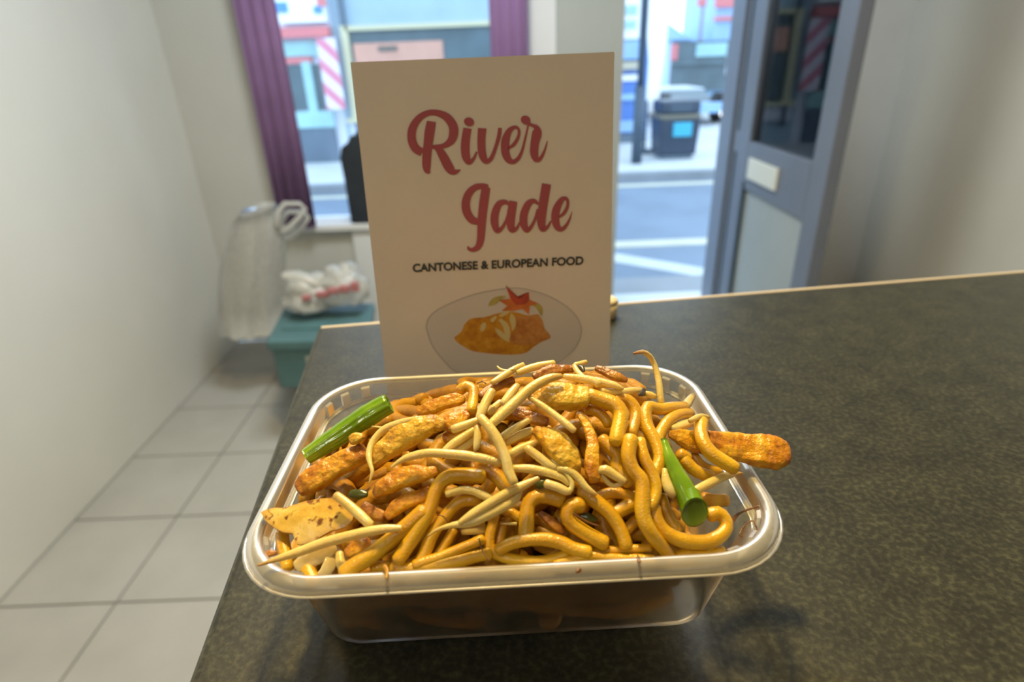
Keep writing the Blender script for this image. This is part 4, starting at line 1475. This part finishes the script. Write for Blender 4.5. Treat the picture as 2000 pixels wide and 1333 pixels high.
# plastered building with cream window
b2 = empty('plaster_building', (at_y(810, 200, YF).x, YF, G0), label='pale blue plastered building with cream framed window above the card', cat='building')
x_n = at_y(1120, 200, YF).x
box('wall', 'facade_blue_grey', (x_m, YF, G0), (x_n, YF + 4, 5.5), b2)
fw_ = empty('window', (0, 0, 0))
bpy.data.objects.remove(fw_)
pr('window_head', 'cream_frame', 672, 44, 1010, 54, YF - .1, .1, b2)
pr('window_jamb', 'cream_frame', 676, 50, 690, 232, YF - .1, .1, b2)
pr('window_sill', 'cream_frame', 676, 226, 1010, 234, YF - .12, .12, b2)
pr('glazing', 'dark_window', 686, 54, 1010, 228, YF - .03, .03, b2)
bd = pr('board', 'salmon_board', 692, 82, 866, 130, YF - .06, .03, b2)
p_ = pr('board_print', 'board_print', 738, 90, 776, 100, YF - .075, .015, bd)
pr('drainpipe', 'facade_slate', 676, -60, 684, 280, YF - .08, .08, b2)
pr('base_course', 'facade_white', 684, 234, 1010, 262, YF - .05, .05, b2)
# blue shop on the right of the pier
Y3 = 10.5
b3 = empty('blue_shop_building', (at_y(1210, 200, Y3).x, Y3, G0), label='blue shop with white sash windows beside the grey pier', cat='building')
x_o, x_p = at_y(1120, 200, Y3).x, at_y(1262, 200, Y3).x
box('wall', 'shop_blue', (x_o, Y3, G0), (x_p, Y3 + 4, 4.8), b3)
pr('upper_wall', 'sign_white', 1120, -80, 1262, 78, Y3 - .02, .02, b3)
pr('sash_window', 'facade_teal', 1222, 10, 1245, 28, Y3 - .05, .03, b3)
pr('sash_window', 'facade_teal', 1220, 40, 1243, 55, Y3 - .05, .03, b3)
pr('fascia', 'shop_pale_blue', 1190, 80, 1258, 116, Y3 - .1, .1, b3)
pr('sign', 'shop_cream', 1212, 120, 1250, 136, Y3 - .12, .12, b3)
pr('poster', 'sign_white', 1208, 146, 1250, 158, Y3 - .05, .05, b3)
pr('poster', 'shop_pale_blue', 1208, 184, 1250, 196, Y3 - .05, .05, b3)
pr('poster', 'shop_pale_blue', 1206, 236, 1244, 258, Y3 - .05, .05, b3)
pr('plinth', 'facade_slate', 1190, 262, 1260, 276, Y3 - .05, .05, b3, G0)
# white banner on a pole
Y4 = 9.2
b4 = empty('white_banner', (at_y(1285, 200, Y4).x, Y4, G0), label='tall white feather banner beside the dark lamp post', cat='banner')
A4 = [(1262, -80), (1264, 60), (1268, 120), (1262, 205), (1268, 224), (1284, 215), (1298, 120), (1304, 60), (1312, -80)]
vs = [at_y(a, b, Y4) for a, b in A4]
vs = [Vector((v.x, Y4, v.z)) for v in vs] + [Vector((v.x, Y4 + .03, v.z)) for v in vs]
k = len(A4)
link_mesh('flag', vs, [tuple(range(k)), tuple(range(2 * k - 1, k - 1, -1))] + [(i, i + k, (i + 1) % k + k, (i + 1) % k) for i in range(k)], 'sign_white', b4)
pb_ = at_y(1263, 210, Y4)
MB().cyl((pb_.x, Y4, G0), .02, pb_.z - G0 + .1, 12).build('pole', 'post_dark', b4, True)
MB().cyl((pb_.x, Y4, G0), .16, .05, 16).build('foot', 'post_dark', b4, True)
# lamp post
Y5 = 8.3
pp5 = at_y(1252, 150, Y5)
lp = empty('lamp_post', (pp5.x, Y5, G0), label='dark street lamp post left of the litter bin', cat='lamp post')
MB().cyl((pp5.x, Y5, G0), .075, 1.0, 16).build('post_base', 'post_dark', lp, True)
MB().cyl((pp5.x, Y5, G0 + 1.0), .05, 3.6, 16).build('post', 'post_dark', lp, True)
MB().box(pp5.x - .08, Y5 - .5, G0 + 4.55, pp5.x + .08, Y5 + .1, G0 + 4.65).build('lamp_head', 'post_dark', lp)
# litter bin
Y6 = 8.45
p0, p1 = at_y(1283, 325, Y6), at_y(1362, 322, Y6)
bx = (p0.x + p1.x) / 2
bw = (p1.x - p0.x) / 2
bin_ = empty('litter_bin', (bx, Y6 + bw, G0), label='black litter bin with a turquoise patch on the far pavement', cat='bin')


def binpart(nm, mat, z0, z1, s0, s1, bev=.02):
    m_ = MB()
    cy_ = Y6 + bw
    m_.add([(bx - bw * s0, cy_ - bw * s0, z0), (bx + bw * s0, cy_ - bw * s0, z0), (bx + bw * s0, cy_ + bw * s0, z0), (bx - bw * s0, cy_ + bw * s0, z0),
            (bx - bw * s1, cy_ - bw * s1, z1), (bx + bw * s1, cy_ - bw * s1, z1), (bx + bw * s1, cy_ + bw * s1, z1), (bx - bw * s1, cy_ + bw * s1, z1)],
           [(3, 2, 1, 0), (4, 5, 6, 7), (0, 1, 5, 4), (1, 2, 6, 5), (2, 3, 7, 6), (3, 0, 4, 7)])
    return m_.build(nm, mat, bin_, bevel=bev)


zt = at_y(1320, 197, Y6).z
za, zb_ = at_y(1320, 234, Y6).z, at_y(1320, 224, Y6).z
binpart('bin_body', 'bin_black', G0 + .06, za, .9, .98)
binpart('foot', 'facade_slate', G0, G0 + .06, .8, .8)
binpart('band', 'bin_band', za, zb_, .99, .99)
binpart('hood', 'bin_black', zb_, zt, .95, .95, .04)
a_, b_ = at_y(1316, 240, Y6), at_y(1350, 266, Y6)
MB().box(a_.x, Y6 - .012, b_.z, b_.x, Y6 + .03, a_.z).build('patch', 'bin_patch', bin_, bevel=.005)
a_, b_ = at_y(1310, 203, Y6), at_y(1352, 218, Y6)
MB().box(a_.x, Y6 + .0, b_.z, b_.x, Y6 + .05, a_.z).build('opening', 'post_dark', bin_)
# distant row on the right
Y7 = 17
b5 = empty('far_shop_building', (at_y(1380, 200, Y7).x, Y7, G0), label='far shop row with dark window and blue fascia, seen through the door', cat='building')
xa, xb = at_y(1304, 200, Y7).x, at_y(1560, 200, Y7).x
za = at_y(1380, 76, Y7).z
box('wall', 'shop_pale_blue', (xa, Y7, G0), (xb, Y7 + 4, za), b5)
pr('upper_storey', 'shop_pale_blue', 1400, -60, 1560, 80, Y7 - .02, 3, b5)
pr('red_sign', 'red_sign', 1398, -6, 1436, 14, Y7 - .12, .1, b5)
pr('red_strip', 'red_sign', 1396, 32, 1445, 40, Y7 - .12, .1, b5)
pr('red_sign', 'red_sign', 1364, -4, 1380, 12, Y7 - .3, .1, b5)
pr('sign_pole', 'far_brick', 1369, 10, 1373, 80, Y7 - .3, .08, b5)
pr('shop_window', 'dark_window', 1310, 80, 1440, 178, Y7 - .1, .1, b5)
pr('window_patch', 'red_sign', 1311, 86, 1324, 118, Y7 - .14, .04, b5)
pr('window_patch', 'facade_teal', 1360, 84, 1420, 110, Y7 - .14, .04, b5)
pr('window_patch', 'sign_white', 1418, 112, 1436, 146, Y7 - .14, .04, b5)
pr('fascia', 'dark_window', 1312, 118, 1436, 126, Y7 - .2, .2, b5)
gv = [at_y(a, b, Y7 - .1) for a, b in ((1304, 44), (1352, 78), (1304, 78))]
gv = [Vector((v.x, Y7 - .1, v.z)) for v in gv] + [Vector((v.x, Y7 + 3, v.z)) for v in gv]
link_mesh('gable', gv, [(0, 2, 1), (3, 4, 5), (0, 1, 4, 3), (1, 2, 5, 4), (2, 0, 3, 5)], 'shop_pale_blue', b5)
# white car
Y8 = 12.5
c0, c1 = at_y(1300, 240, Y8), at_y(1424, 238, Y8)
car = empty('white_car', ((c0.x + c1.x) / 2, Y8 + 1.5, G0), label='white parked car behind the litter bin', cat='car')
zc0, zc1, zc2 = G0 + .25, at_y(1400, 205, Y8).z, at_y(1400, 178, Y8 + .8).z
lx0, lx1 = c0.x, c1.x + .1
MB().box(lx0, Y8, zc0, lx1, Y8 + 3.8, zc1).build('car_body', 'car_white', car, bevel=.12)
cm = MB()
cm.add([(lx0 + .05, Y8 + .9, zc1), (lx1 - .05, Y8 + .9, zc1), (lx1 - .05, Y8 + 3.5, zc1), (lx0 + .05, Y8 + 3.5, zc1),
        (lx0 + .2, Y8 + 1.5, zc1 + .22), (lx1 - .2, Y8 + 1.5, zc1 + .22), (lx1 - .2, Y8 + 3.0, zc1 + .22), (lx0 + .2, Y8 + 3.0, zc1 + .22)],
       [(3, 2, 1, 0), (4, 5, 6, 7), (0, 1, 5, 4), (1, 2, 6, 5), (2, 3, 7, 6), (3, 0, 4, 7)])
cm.build('car_cabin', 'dark_window', car, bevel=.05)
MB().box(lx0 + .2, Y8 + 1.5, zc1 + .22, lx1 - .2, Y8 + 3.0, zc1 + .25).build('car_roof', 'car_white', car)
MB().box(lx0 + .1, Y8 - .03, zc0, lx1 - .1, Y8 + .05, zc0 + .2).build('bumper', 'shop_pale_blue', car, bevel=.02)
hl = at_y(1421, 178, Y8 - .02)
MB().box(lx1 - .3, Y8 - .04, zc1 - .22, lx1 - .08, Y8 + .02, zc1 - .08).build('headlight', 'headlight', car, bevel=.02)
for sx in (lx0 + .12, lx1 - .12):
    for sy in (Y8 + .7, Y8 + 3.1):
        mm = MB()
        mm.cyl((0, 0, -.1), .3, .2, 20)
        for v in mm.v:
            v.x, v.y, v.z = v.z + sx, v.y + sy, v.x + G0 + .3
        mm.build('wheel', 'car_tyre', car, True)
